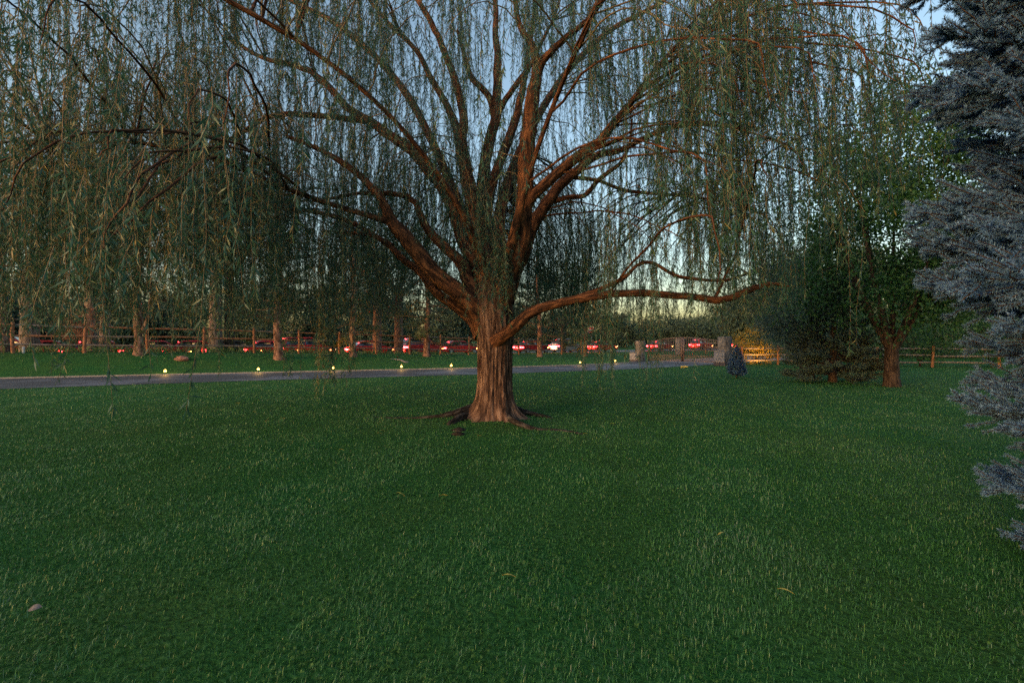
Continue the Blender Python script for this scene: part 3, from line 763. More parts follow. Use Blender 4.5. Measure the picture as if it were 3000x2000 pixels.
# ------------------------------------------------------------------ conifers
def spruce_branch_mesh(name, seed, length=1.35, ntw=50, per_cm=12.0, nlen=0.031, nw=0.0036):
    """one bough along +X: axis, side shoots, needles all round each shoot"""
    r = np.random.default_rng(seed)
    bag = Bag()
    def axis_curve(t): return np.stack([t * length, 0.05 * np.sin(t * 3 + seed) * t, -0.10 * np.sin(t * 2.6) + 0.13 * t ** 2.5], -1)
    t = np.linspace(0, 1, 14)
    segs = [(axis_curve(t), np.linspace(.014, .004, 14), True)]
    for k in range(ntw):
        tt = r.uniform(.22, .99) ** 0.8
        b = axis_curve(np.array([tt]))[0]
        side = 1 if k % 2 else -1
        L = (0.15 + 0.36 * (1 - tt)) * r.uniform(.7, 1.25)
        el = r.normal(.20, .36)
        az = side * r.uniform(.55, 1.0)
        d = np.array([math.cos(az), math.sin(az), el])
        q = np.linspace(0, 1, 7)[:, None]
        pth = b + q * d * L + q ** 2 * np.array([.25 * L, 0, .16 * L]) + r.normal(0, .004, (7, 3))
        segs.append((pth, np.linspace(.005, .003, 7), True))
        for m in range(int(L / .12)):
            qq = r.uniform(.25, .9); b2 = pth[int(qq * 6)]
            s2 = r.choice([-1, 1]); a2 = az + s2 * r.uniform(.6, .95)
            L2 = r.uniform(.05, .12) * (1.2 - qq * .5)
            pth2 = b2 + np.linspace(0, 1, 5)[:, None] * np.array([math.cos(a2), math.sin(a2), r.normal(.12, .2)]) * L2
            segs.append((pth2, np.linspace(.0035, .0025, 5), True))
    NP, ND, NL, NT = [], [], [], []
    for pth, rad, nd in segs:
        bag.tube(pth, rad, 4, tint=-1)
        Ls = np.linalg.norm(np.diff(pth, axis=0), axis=1).sum()
        k = int(Ls * 100 * per_cm)
        lo = .45 if len(pth) == 14 else 0.0
        u = r.uniform(lo, 1, k) * (len(pth) - 1); i0 = np.minimum(u.astype(int), len(pth) - 2); f = (u - i0)[:, None]
        p = pth[i0] * (1 - f) + pth[i0 + 1] * f
        T = pth[i0 + 1] - pth[i0]; T /= np.linalg.norm(T, axis=1)[:, None] + 1e-9
        rn = r.normal(size=(k, 3)); rn[:, 2] = rn[:, 2] + .35
        rn -= T * (rn * T).sum(1)[:, None]; rn /= np.linalg.norm(rn, axis=1)[:, None] + 1e-9
        NT.append(u / (len(pth) - 1) * .5); NP.append(p); ND.append(rn * 1.0 + T * r.uniform(.35, .9, (k, 1))); NL.append(r.uniform(.75, 1.1, k) * nlen)
    NP = np.vstack(NP); ND = np.vstack(ND); NL = np.concatenate(NL)
    V, Fq = kites(NP, ND, NL, nw, 0.0, r)
    nt_ = sum(len(f) for f in bag.F)
    bag.add(V, Fq, None, np.clip(r.normal(.28, .16, len(NL)) + np.concatenate(NT), 0, 1))
    me = bag.mesh(name)
    mi = np.zeros(len(me.polygons), dtype=np.int32); mi[:nt_] = 1
    return me, mi

def conifer(name, label, base, height, rfun, variants, count, trunk_r, bark, cat='tree', group=None, seed=1, ref_len=1.35, z0=0.12, up=0.0, whorl=0.0):
    """rfun(z) = reach of the boughs at height z"""
    root = tag(empty(name, base), label, cat, group)
    r = random.Random(seed)
    n = 14
    zs = np.linspace(-0.1, height, n)
    pth = np.stack([0.02 * np.sin(zs), 0.02 * np.cos(zs * 1.3), zs], -1)
    V, Fq, U = tube_arrays(pth, np.interp(zs, [-.1, 0, .3, height], [trunk_r * 1.3, trunk_r * 1.2, trunk_r, .012]), 12, rough=.12, seed=seed)
    link('trunk', npmesh('trunk', V, Fq, None, U, True), bark, root)
    tot = np.linspace(z0, height * .985, 400); w = np.array([max(.05, rfun(z)) ** 1.1 for z in tot]); cw = np.cumsum(w) / w.sum()
    for k in range(count):
        z = float(np.interp((k + r.random()) / count, cw, tot))
        if whorl: z = max(z0, round(z / whorl) * whorl + r.gauss(0, whorl * .26))
        L = rfun(z) * r.uniform(.82, 1.08)
        o = bpy.data.objects.new('bough', variants[r.randrange(len(variants))]); COL.objects.link(o); o.parent = root
        o.location = (0, 0, z)
        s = L / ref_len
        tilt = np.interp(z / height, [0, .25, .7, 1], [0.16, 0.02, -0.25, -0.95]) + r.gauss(0, .09) - up
        o.rotation_euler = (r.gauss(0, .3), tilt + r.gauss(0, .06), k * 2.39996 + r.gauss(0, .25))
        o.scale = (s, s * r.uniform(.85, 1.1), s)
    return root

def two_mat(me, mi, m0, m1):
    me.materials.append(m0); me.materials.append(m1)
    me.polygons.foreach_set('material_index', mi); me.update()
    return me
BL = [two_mat(*spruce_branch_mesh('blue_bough', 40 + k), M['spruce_needle'], M['dark_bark']) for k in range(4)]
DK = [two_mat(*spruce_branch_mesh('dark_bough', 60 + k, ntw=26, per_cm=1.6, nlen=.05, nw=.012), M['dark_spruce_needle'], M['dark_bark']) for k in range(3)]
SB = [two_mat(*spruce_branch_mesh('small_bough', 70 + k, ntw=22, per_cm=1.5, nlen=.075, nw=.014), M['spruce_needle'], M['dark_bark']) for k in range(3)]
def near_r(z): return float(np.interp(z, [0, .2, .7, 1.2, 1.6, 2.6, 4.2, 5.5, 7.5, 8.6], [.90, 1.04, 1.17, 1.30, 1.32, 1.38, 1.55, 1.35, .5, .05]))
conifer('blue_spruce', 'tall blue spruce with silvery needles filling the right edge of the view', (4.30, 2.60, 0), 8.6, near_r, BL, 296, .15, M['dark_bark'], seed=4, whorl=.0)
conifer('young_spruce', 'knee-high young blue spruce on the lawn in front of the gate pillar', tuple(G(2158, 1107)), 1.32, lambda z: float(np.interp(z, [0, .1, .5, .95, 1.32], [.36, .44, .36, .24, .10])), SB, 130, .022, M['dark_bark'], seed=6, z0=.05, up=.45)
b_ = G(2440, 1119)
conifer('dark_spruce', 'dark green spruce with skirts on the lawn beside the spreading tree', tuple(b_), 4.6, lambda z: float(np.interp(z, [0, .3, 1.2, 4.6], [1.5, 1.75, 1.45, .05])), DK, 110, .13, M['dark_bark'], seed=8, z0=.35)

def pine_bough_mesh(name, seed, length=2.2):
    r = np.random.default_rng(seed)
    bag = Bag()
    t = np.linspace(0, 1, 12)
    ax = np.stack([t * length, .12 * np.sin(t * 4 + seed), .10 * np.sin(t * 5 + seed * 2) - .25 * t + .25 * t ** 2], -1)
    bag.tube(ax, np.linspace(.035, .008, 12), 5, tint=-1)
    tips = []
    for k in range(30):
        tt = r.uniform(.25, 1); i = int(tt * 11)
        az = r.choice([-1, 1]) * r.uniform(.4, 1.1); L = r.uniform(.2, .65) * (1.25 - tt * .7)
        d = np.array([math.cos(az), math.sin(az), r.normal(.1, .3)])
        q = np.linspace(0, 1, 6)[:, None]
        pth = ax[i] + q * d * L + q ** 2 * np.array([0, 0, .12])
        bag.tube(pth, np.linspace(.010, .004, 6), 3, tint=-1)
        for m in range(4): tips.append((pth[2 + m], d))
    nt_ = sum(len(f) for f in bag.F)
    NP, ND = [], []
    for p, d in tips:
        k = 11
        NP.append(np.repeat(p[None], k, 0)); v = r.normal(size=(k, 3)) * .8 + d * .6; v[:, 2] += .2; ND.append(v)
    NP = np.vstack(NP); ND = np.vstack(ND)
    V, Fq = kites(NP, ND, r.uniform(.09, .15, len(NP)), .012, 0, r)
    bag.add(V, Fq, None, np.clip(r.normal(.45, .22, len(NP)), 0, 1))
    me = bag.mesh(name); mi = np.zeros(len(me.polygons), dtype=np.int32); mi[:nt_] = 1
    return me, mi
PB = [two_mat(*pine_bough_mesh('pine_bough', 80 + k), M['pine_needle'], M['pine_bark']) for k in range(4)]
PY_ = [two_mat(*pine_bough_mesh('lamplit_pine_bough', 88), M['lamplit_yellow_leaf'], M['pine_bark'])]  # pine boughs coloured yellow in place of the lamplight on them

def pine(label, px, Y, height, tr, seed, zlow=1.4, reach=2.3, count=44, lean=0.0, fork=None, lamplit=()):
    x = (px - 1500) / F * Y; z = gz(x, Y)
    root = tag(empty('pine_tree', (x, Y, z)), label, 'tree', 'pines between the drive and the rail fence')
    r = random.Random(seed)
    zs = np.linspace(-.15, height, 26)
    pth = np.stack([lean * zs + .05 * np.sin(zs * 1.1 + seed), .05 * np.cos(zs * .9 + seed), zs], -1)
    V, Fq, U = tube_arrays(pth, np.interp(zs, [-.15, 0, .35, height * .5, height], [tr * 1.45, tr * 1.3, tr, tr * .7, .03]), 18, rough=.16, seed=seed, fscale=9)
    link('trunk', npmesh('trunk', V, Fq, None, U, True), M['pine_bark'], root)
    if fork:
        S = catmull(fork, 14)
        V, Fq, U = tube_arrays(S, np.linspace(tr * .5, tr * .28, 14), 10, rough=.15, seed=seed + 2)
        link('limb', npmesh('limb', V, Fq, None, U, True), M['pine_bark'], root)
    for k in range(count):
        u = (k + r.random()) / count
        zz = zlow + (height - zlow) * u ** 0.9
        o = bpy.data.objects.new('bough', PB[r.randrange(4)]); COL.objects.link(o); o.parent = root
        o.location = (lean * zz, 0, zz)
        s = reach * (1 - .75 * u ** 1.6) / 2.2 * r.uniform(.7, 1.15)
        o.rotation_euler = (r.gauss(0, .3), np.interp(u, [0, .5, 1], [.12, -.15, -.9]) + r.gauss(0, .15), k * 2.4 + r.gauss(0, .4))
        o.scale = (s, s, s)
    for (zz, az, s) in lamplit:
        o = bpy.data.objects.new('bough', PY_[0]); COL.objects.link(o); o.parent = root
        o.location = (0, 0, zz); o.rotation_euler = (0, .1, az); o.scale = (s, s, s)
        o['label'] = 'golden bough, lamplight painted in yellow'
    return root
pine('pine with a forked reddish trunk left of the red boulder', 405, fence_Y(405, -0.7), 9.5, .20, 1, 2.2, 2.2, 40, .01, [(0, 0, .9), (.28, -.05, 1.25), (.55, -.1, 1.8), (.68, -.1, 2.5), (.72, 0, 3.6)])
pine('pine with a rough flaring trunk right of the red boulder', 816, fence_Y(816, -2.2), 9.0, .22, 2, 1.9, 2.3)
pine('pine behind the third lit path lamp from the left', 1035, fence_Y(1035, -1.8), 9.0, .19, 3, 1.5, 2.4, lamplit=((1.0, 2.8, .55), (.75, 3.6, .5)))
pine('pine with low bare boughs just left of the willow trunk', 1252, fence_Y(1252, -2.0), 9.0, .20, 4, 1.0, 2.6, 52, lamplit=((3.6, 2.7, .8), (3.1, 3.3, .7)))
pine('leaning dark-trunked pine just right of the willow trunk', 1583, fence_Y(1583, -3.0), 8.0, .19, 5, 1.0, 2.6, 50, -.04)
pine('slim pine in front of the stop sign', 1714, fence_Y(1714, -3.0), 8.5, .18, 6, 1.1, 2.5, 46, .015, lamplit=((.6, 3.4, .5), (2.3, 3.3, .5)))
pine('pine at the far left behind the fence corner', 8, fence_Y(8, 1.2), 9.0, .20, 7, 1.6, 2.4)

# ------------------------------------------------------------------ broadleaved trees
def broadleaf(name, label, base, height, crown_c, crown_r, trunk_r, nleaf, leaf, mat, bark, seed, nclump=40, limbs=6, fork=.28, group=None, cat='tree', lean=(0, 0), cw=.5):
    r = random.Random(seed); g = np.random.default_rng(seed)
    root = tag(empty(name, base), label, cat, group)
    fz = height * fork
    zs = np.linspace(-.12, fz * 1.15, 16)
    pth = np.stack([lean[0] * zs, lean[1] * zs, zs], -1)
    V, Fq, U = tube_arrays(pth, np.interp(zs, [-.12, 0, .25, fz * 1.15], [trunk_r * 1.35, trunk_r * 1.25, trunk_r, trunk_r * .8]), 16, rough=.14, seed=seed, fscale=8)
    link('trunk', npmesh('trunk', V, Fq, None, U, True), bark, root)
    cc = np.array(crown_c, float); cr = np.array(crown_r, float)
    cl = []
    while len(cl) < nclump:
        v = g.uniform(-1, 1, 3); d = np.linalg.norm(v)
        if d > 1 or d < .3: continue
        cl.append(cc + v * cr)
    cl = np.array(cl)
    top = pth[-2]
    ends = []
    for k in range(limbs):
        a = 2 * math.pi * k / limbs + r.uniform(-.3, .3)
        tgt = cc + cr * np.array([.62 * math.cos(a), .62 * math.sin(a), r.uniform(.0, .6)])
        m = top * .55 + tgt * .45 + np.array([0, 0, -.05 * height])
        S = catmull([top - [0, 0, .25], m, tgt], 16)
        V, Fq, U = tube_arrays(S, np.linspace(trunk_r * .55, trunk_r * .12, 16), 9, rough=.1, seed=seed + k)
        link('limb', npmesh('limb', V, Fq, None, U, True), bark, root)
        ends.append(S[5:])
    E = np.vstack(ends)
    tb = Bag()
    for c in cl:
        a = E[np.argmin(((E - c) ** 2).sum(1))]
        S = catmull([a, (a + c) / 2 + g.normal(0, .1, 3), c], 7)
        tb.tube(S, np.linspace(max(.012, trunk_r * .12), .005, 7), 4)
    link('twigs', tb.mesh('twigs'), bark, root)['kind'] = 'stuff'
    per = nleaf // nclump
    pos = np.vstack([c + g.normal(0, 1, (per, 3)) * cr * cw * g.uniform(.28, .62) * np.array([1, 1, .7]) for c in cl])
    dv = g.normal(0, 1, (len(pos), 3)); dv[:, 2] -= .5
    V, Fq = kites(pos, dv, g.uniform(.7, 1.2, len(pos)) * leaf, g.uniform(.5, .75, len(pos)) * leaf, .15, g)
    clt = np.repeat(g.normal(0, .14, nclump), per)
    link('crown', npmesh('crown', V, Fq, np.clip(g.normal(.45, .18, len(pos)) + clt, 0, 1)), mat, root)
    return root

b_ = G(2612, 1132)
broadleaf('spreading_tree', 'round green broadleaf tree with a forking dark trunk left of the blue spruce', tuple(b_), 9.0, (0.2, .3, 5.4), (3.3, 3.0, 4.1), .21, 52000, .115, M['maple_leaf'], M['dark_bark'], 21, 90, 8, .14, cw=.36)
b_ = G(2375, 1112)
broadleaf('silver_leaf_tree', 'grey-green small-leaved tree growing over the dark spruce', tuple(b_), 6.5, (-.1, .3, 3.4), (1.7, 1.6, 2.4), .14, 26000, .07, M['olive_leaf'], M['dark_bark'], 22, 55, 6, .2, cw=.4)
def cotton(label, px, Y, h, tr, seed, cc, cr, n=9000, mat='cottonwood_leaf', bark='grey_bark', leaf=.13, fork=.42):
    leaf *= 1.35
    x = (px - 1500) / F * Y
    return broadleaf('cottonwood_tree', label, (x, Y, gz(x, Y)), h, cc, cr, tr, n, leaf, M[mat], M[bark], seed, 34, 5, fork, 'big old trees beyond the rail fence', cw=.42)
cotton('thick grey-barked tree behind the leftmost fence bay', 88, 27.5, 13, .46, 31, (0, 0, 8.5), (4, 4, 4))
cotton('thick pinkish trunk behind the second fence post', 268, 28.5, 13, .36, 32, (0, 0, 9), (4, 4, 4))
cotton('grey trunk just right of the pinkish one', 308, 30.5, 12, .30, 33, (.5, 0, 9), (3.5, 3.5, 3.5))
cotton('tall grey tree in the gap left of the rough-trunked pine', 632, 31.0, 14, .40, 34, (0, 0, 9.5), (4, 4, 4.5))
cotton('dark-trunked tree close behind the tall grey one', 672, 31.8, 13, .33, 35, (.6, 0, 9.5), (3.6, 3.5, 4), bark='dark_bark')
cotton('reddish trunk behind the fence left of the willow', 1105, 37.0, 13, .36, 36, (0, 0, 8), (5, 4, 5), 11000, bark='pine_bark')
cotton('reddish trunk behind the fence nearest the willow', 1168, 39.0, 13, .38, 37, (0, 0, 8), (5, 4, 5), 11000, bark='pine_bark')
cotton('leafy tree behind the fence right of the willow', 1650, 52.0, 12, .30, 38, (0, 0, 6.5), (5, 4, 4.5), 9000, bark='dark_bark', leaf=.16, fork=.25)
# rust-coloured dead foliage on a shrub beyond the fence
x_, y_ = (215 - 1500) / F * 26.5, 26.5
broadleaf('rust_shrub', 'rust-brown dry shrub beyond the second fence bay', (x_, y_, gz(x_, y_)), 3.2, (0.2, 0, 2.2), (1.5, 1.0, 1.2), .05, 2200, .09, M['rust_leaf'], M['dark_bark'], 41, 16, 4, .3, cat='shrub')
# far tree line across the street
r = random.Random(9)
FARS = [(-150, 62, 11, 6), (80, 70, 11, 6), (330, 66, 9, 5), (520, 72, 10, 6), (760, 70, 11, 6), (950, 78, 11, 6), (1130, 80, 10, 6), (1330, 84, 11, 7), (1500, 90, 9, 6), (1640, 96, 8, 6), (1800, 100, 7.5, 6), (1945, 104, 7.4, 6.5), (2045, 98, 6.8, 5.5), (2130, 92, 8.5, 6), (2215, 70, 9.5, 5), (2290, 60, 11, 5), (2420, 50, 12, 5.5), (2560, 46, 11, 5), (2720, 44, 10, 5), (2900, 44, 10, 5), (3120, 44, 10, 5)]
FL = ['at the far left edge', 'behind the leftmost fence post', 'behind the forked pine', 'behind the red boulder', 'behind the rough-trunked pine', 'behind the third path lamp', 'behind the fourth path lamp', 'left of the willow trunk', 'straight behind the willow trunk', 'left of the stop sign', 'right of the stop sign', 'round and bluish above the left gate leaf', 'low and round above the right gate leaf', 'above the gate pillar', 'behind the yellow bush', 'right of the yellow bush', 'behind the dark spruce', 'left of the spreading tree trunk', 'right of the spreading tree trunk', 'behind the blue spruce', 'beyond the right edge of the blue spruce']
def copy_tree(o, parent=None):
    c = o.copy(); COL.objects.link(c); c.parent = parent
    for ch in list(o.children): copy_tree(ch, c)
    return c
protos = []
for k, ((px, Y, h, w), ll_) in enumerate(zip(FARS, FL)):
    x = (px - 1500) / F * Y
    if k < 4:
        t = broadleaf('far_tree', 'distant tree ' + ll_, (x, Y, gz(x, Y)), h, (0, 0, h * .50), (w * .95, w * .8, h * .50), .22, 15000, .40, M['far_leaf'], M['dark_bark'], 100 + k, 46, 4, .2, 'distant trees across the street', cw=.5)
        protos.append((t, h, w))
    else:
        p, h0, w0 = protos[k % 4]
        t = copy_tree(p); t.location = (x, Y, gz(x, Y)); t.scale = (w / w0, w / w0, h / h0); t.rotation_euler = (0, 0, r.uniform(0, 6))
        t['label'] = 'distant tree ' + ll_
# bushes
x_, y_ = 16.4, 30.6
broadleaf('lamplit_bush', 'bush with lamp glow painted yellow and orange, behind the rail fence right of the gate', (x_, y_, gz(x_, y_)), 2.5, (0, 0, 1.15), (1.35, 1.1, 1.25), .04, 7000, .085, M['lamplit_yellow_leaf'], M['dark_bark'], 51, 40, 6, .15, cat='bush', cw=.5)  # bush leaves carry the lamp glow as their colour
broadleaf('green_bush', 'green bush beside the yellow bush', (18.2, 30.2, gz(18.2, 30.2)), 2.4, (0, 0, 1.15), (1.2, 1.1, 1.2), .04, 4500, .085, M['maple_leaf'], M['dark_bark'], 52, 30, 6, .15, cat='bush', cw=.5)
broadleaf('pale_bush', 'pale grey-green tall bush left of the dark spruce', (16.0, 25.2, 0), 4.2, (0, 0, 2.2), (1.6, 1.4, 2.1), .06, 9000, .08, M['olive_leaf'], M['dark_bark'], 53, 40, 6, .15, cat='bush', cw=.45)
for k, (x_, y_, w, lab) in enumerate([(21.0, 28.5, 1.6, 'dark bush filling the gap left of the spreading tree trunk'), (24.2, 27.0, 1.8, 'bright green bush just right of the spreading tree trunk'), (27.2, 25.8, 1.7, 'dark bush left of the blue spruce skirts'), (30.0, 25, 1.8, 'dark bush behind the blue spruce')]):
    broadleaf('hedge_bush', lab, (x_, y_, gz(x_, y_)), 3.2, (0, 0, 1.7), (w, 1.3, 1.65), .05, 7000, .09, M['maple_leaf'], M['dark_bark'], 60 + k, 40, 5, .12, 'bushes along the right boundary', cat='bush', cw=.5)

# ------------------------------------------------------------------ split rail fences
def post_mesh(seed, h=1.42, w=.13):
    r = random.Random(seed)
    zs = np.linspace(-.15, h, 10)
    V, Fq, U = tube_arrays(np.stack([.012 * np.sin(zs * 3 + seed), .012 * np.cos(zs * 2 + seed), zs], -1), np.full(10, w * .56) * (1 + .05 * np.sin(zs * 5 + seed)), 7, rough=.12, seed=seed)
    b = Bag().add(V, Fq, U)
    ring = V[-7:]; c = ring.mean(0) + [0, 0, .02]
    b.add(np.vstack([ring, c[None]]), [(k, (k + 1) % 7, 7, 7) for k in range(7)])
    return b.mesh('post')
def rail_mesh(a, b_, seed, rad=.05):
    a = np.array(a); b_ = np.array(b_)
    t = np.linspace(0, 1, 9)[:, None]
    pth = a + (b_ - a) * t
    pth[:, 2] += .018 * np.sin(np.linspace(0, 3.1, 9)) * random.Random(seed).choice([-1.5, -.5, .6])
    V, Fq, U = tube_arrays(pth, rad * np.array([.6, .9, 1, 1.05, 1, 1.02, 1, .9, .6]), 6, rough=.22, seed=seed, fscale=12)
    return npmesh('rail', V, Fq, None, U)
POSTS = [post_mesh(k) for k in range(5)]
def fence(name_label, pts, mat_post, mat_rail, rails=(.38, .82, 1.26), h=1.42, grey_every=0, w=1.0):
    c0 = pts[0]; root = tag(empty('rail_fence', (c0[0], c0[1], gz(*c0))), name_label, 'fence')
    o0 = np.array(root.location)
    for k, p in enumerate(pts):
        o = bpy.data.objects.new('post', POSTS[k % 5].copy() if not POSTS[k % 5].materials else POSTS[k % 5]); COL.objects.link(o); o.parent = root
        if not o.data.materials: o.data.materials.append(mat_post)
        elif o.data.materials[0] is not mat_post: o.data = o.data.copy(); o.data.materials[0] = mat_post
        o.location = (p[0] - o0[0], p[1] - o0[1], gz(*p) - o0[2]); o.rotation_euler = (random.gauss(0, .015), random.gauss(0, .02), random.uniform(0, 3))
        o.scale = (w, w, h / 1.42 * random.uniform(.97, 1.03))
    for k in range(len(pts) - 1):
        for m, rz in enumerate(rails):
            a = (pts[k][0] - o0[0], pts[k][1] - o0[1], gz(*pts[k]) + rz - o0[2] + random.gauss(0, .015))
            b_ = (pts[k + 1][0] - o0[0], pts[k + 1][1] - o0[1], gz(*pts[k + 1]) + rz - o0[2] + random.gauss(0, .015))
            link('rail', rail_mesh(a, b_, k * 7 + m), mat_rail if not (m == 0 or (grey_every and (k + m) % grey_every == 0)) else M['grey_rail'], root)
    return root
fence('long brown split rail fence with three rails along the top of the grass bank', [tuple(FEN0 + FEND * k) for k in range(-2, 17)], M['rail_wood'], M['rail_wood'], grey_every=4)
fence('short rail fence, orange glow painted on its posts, seen through the gate', [(22.4, 52.6), (24.2, 52.0), (29.6, 60.0 - 8)], M['lamplit_post'], M['grey_rail'])
fence('grey-railed fence with orange glow painted on its posts, right of the gate pillar', [(14.05, 29.2), (14.95, 29.6), (17.2, 30.0 - .6), (19.5, 29.0), (22.0, 28.2 - .8), (24.4, 26.4), (27.0, 25.2), (29.5, 24.0)], M['lamplit_post'], M['grey_rail'], rails=(.3, .68, 1.06), h=1.22)

# ------------------------------------------------------------------ gate, pillars, cabinets
gdir = (gr - gl); glen = np.linalg.norm(gdir); gdir = gdir / glen
grz = math.atan2(gdir[1], gdir[0])
def gate_leaf(label, x0, x1, h0, h1):
    """in gate coordinates: x along the gate from the left pillar"""
    root = tag(empty('gate_leaf', (gl[0] + gdir[0] * x0, gl[1] + gdir[1] * x0, 0.05), grz), label, 'gate')
    W = x1 - x0
    def top(x): return h0 + (h1 - h0) * math.sin(x / W * math.pi / 2) if h1 > h0 else h1 + (h0 - h1) * math.cos(x / W * math.pi / 2)
    f = Bag()
    for x in (.035, W - .035): f.box((x, 0, top(x) / 2 + .03), (.085, .085, top(x)))
    f.box((W / 2, 0, .06), (W - .14, .05, .05)); f.box((W / 2, 0, .44), (W - .14, .05, .05))
    xs = np.linspace(.07, W - .07, 14)
    f.tube([(x, 0, top(x)) for x in xs], np.full(14, .035), 6)
    link('gate_frame', f.mesh('gate_frame'), M['rust_metal'], root)
    p = Bag()
    k = int(W / .13)
    for i in range(1, k):
        x = W * i / k
        p.box((x, 0, (.465 + top(x)) / 2), (.030, .030, top(x) - .465))
    link('picket', p.mesh('picket'), M['rust_metal'], root)['kind'] = 'stuff'
    l = Bag()
    n = int(W / .14)
    for i in range(-3, n + 3):
        for s in (-1, 1):
            xa = W * i / n; xb = xa + s * .33
            za, zb = .085, .415
            if xa < .07 or xa > W - .07: 
                continue
            if xb < .07: zb = za + (zb - za) * (xa - .07) / (xa - xb); xb = .07
            if xb > W - .07: zb = za + (zb - za) * (W - .07 - xa) / (xb - xa); xb = W - .07
            l.tube([(xa, s * .008, za), ((xa + xb) / 2, s * .008, (za + zb) / 2), (xb, s * .008, zb)], [.017] * 3, 4)
    link('lattice', l.mesh('lattice'), M['rust_metal'], root)['kind'] = 'stuff'
    return root
gate_leaf('left leaf of the rusty metal driveway gate with lattice foot', .12, glen / 2 - .03, 1.42, 1.72)
gate_leaf('right leaf of the rusty metal driveway gate, next to the grey cabinet', glen / 2 + .03, glen - .1, 1.72, 1.45)

def pillar(name, label, x, y, r0, h, seed):
    root = tag(empty(name, (x, y, gz(x, y))), label, 'pillar')
    zs = np.linspace(-.1, h, 26)
    V, Fq, U = tube_arrays(np.stack([0 * zs, 0 * zs, zs], -1), r0 * (1 + .03 * np.sin(zs * 4 + seed)), 30, rough=.10, seed=seed, fscale=5)
    link('shaft', npmesh('shaft', V, Fq, None, U, True), M['stone'], root)
    c = Bag(); n = 30
    a = np.linspace(0, 2 * math.pi, n, endpoint=False)
    rings = [(r0 * 1.0, h - .02), (r0 * 1.05, h + .0), (r0 * 1.05, h + .05), (r0 * .9, h + .075), (.001, h + .08)]
    V = np.vstack([np.stack([np.cos(a) * q * (1 + .02 * np.sin(a * 5)), np.sin(a) * q, np.full(n, z)], -1) for q, z in rings])
    Fq = [(i * n + k, i * n + (k + 1) % n, (i + 1) * n + (k + 1) % n, (i + 1) * n + k) for i in range(len(rings) - 1) for k in range(n)]
    c.add(V, Fq)
    link('cap', c.mesh('cap'), M['stone'], root)
    return root
pillar('gate_pillar', 'round rough grey stone pillar at the right end of the gate', 13.55, 29.0, .40, 1.72, 1)
pillar('gate_pillar', 'round grey stone pillar at the left end of the gate', 9.75, 34.6, .36, 1.45, 2)
pillar('far_pillar', 'tall grey pillar standing beyond the gate', 18.6, 50.5, .42, 1.75, 3)
def cabinet(label, x, y, w, d, h, rz):
    root = tag(empty('utility_cabinet', (x, y, gz(x, y)), rz), label, 'utility box')
    def chamf(w, d, z0, z1, z2, q):
        bm = bmesh.new(); bmesh.ops.create_cube(bm, size=1)
        for v in bm.verts: v.co = (v.co.x * w, v.co.y * d, z0 + (v.co.z + .5) * (z1 - z0))
        bmesh.ops.bevel(bm, geom=bm.edges[:], offset=q, segments=2, affect='EDGES')
        me = bpy.data.meshes.new('shell'); bm.to_mesh(me); bm.free(); return me
    link('base', chamf(w * 1.08, d * 1.08, -.05, h * .22, 0, .02), M['cabinet_base'], root)
    link('housing', chamf(w, d, h * .22 + .003, h * .93, 0, .03), M['cabinet'], root)
    link('lid', chamf(w * 1.06, d * 1.06, h * .93 + .003, h, 0, .025), M['cabinet'], root)
    link('lock', Bag().box((w * .22, -d / 2 - .012, h * .66), (.06, .03, .09)).mesh('lock'), M['galvanised'], root)
cabinet('grey utility cabinet in front of the right gate pillar', 12.75, 28.0, .52, .45, .95, -.15)
cabinet('small grey utility cabinet left of the left gate pillar', 8.85, 33.2, .5, .45, .72, -.3)

# ------------------------------------------------------------------ stop sign
Ys = 46.0
sp = P(1733, 968, Ys)
sroot = tag(empty('stop_sign', (sp.x, Ys, gz(sp.x, Ys))), 'red octagonal stop sign facing the lawn above the fence', 'road sign')
zc = sp.z - sroot.location.z
def octa(r0, y0, y1, name):
    a = np.arange(8) * math.pi / 4 + math.pi / 8
    f = np.stack([np.cos(a) * r0, np.full(8, y0), np.sin(a) * r0 + zc], -1); b2 = f.copy(); b2[:, 1] = y1
    me = bpy.data.meshes.new(name)
    me.from_pydata(np.vstack([f, b2]).tolist(), [], [tuple(range(8))[::-1] if False else tuple(range(8)), tuple(range(15, 7, -1))] + [(k, (k + 1) % 8, 8 + (k + 1) % 8, 8 + k) for k in range(8)])
    me.update(); return me
link('border', octa(.41, -.008, .012, 'border'), M['sign_white'], sroot)
link('face', octa(.375, -.014, -.0085, 'face'), M['sign_red'], sroot)
fc = bpy.data.curves.new('stop', 'FONT'); fc.body = 'STOP'; fc.size = .36; fc.align_x = 'CENTER'; fc.align_y = 'CENTER'; fc.extrude = .002; fc.offset = .008
tmp = bpy.data.objects.new('tmp', fc); COL.objects.link(tmp)
bpy.context.view_layer.update()
tme = bpy.data.meshes.new_from_object(tmp.evaluated_get(bpy.context.evaluated_depsgraph_get()))
bpy.data.objects.remove(tmp)
tme.materials.clear()
to = link('lettering', tme, M['sign_white'], sroot); to.rotation_euler = (math.pi / 2, 0, 0); to.location = (0, -.018, zc)
link('post', Bag().box((0, .04, zc / 2 + .1), (.06, .05, zc + .5)).mesh('post'), M['galvanised'], sroot)

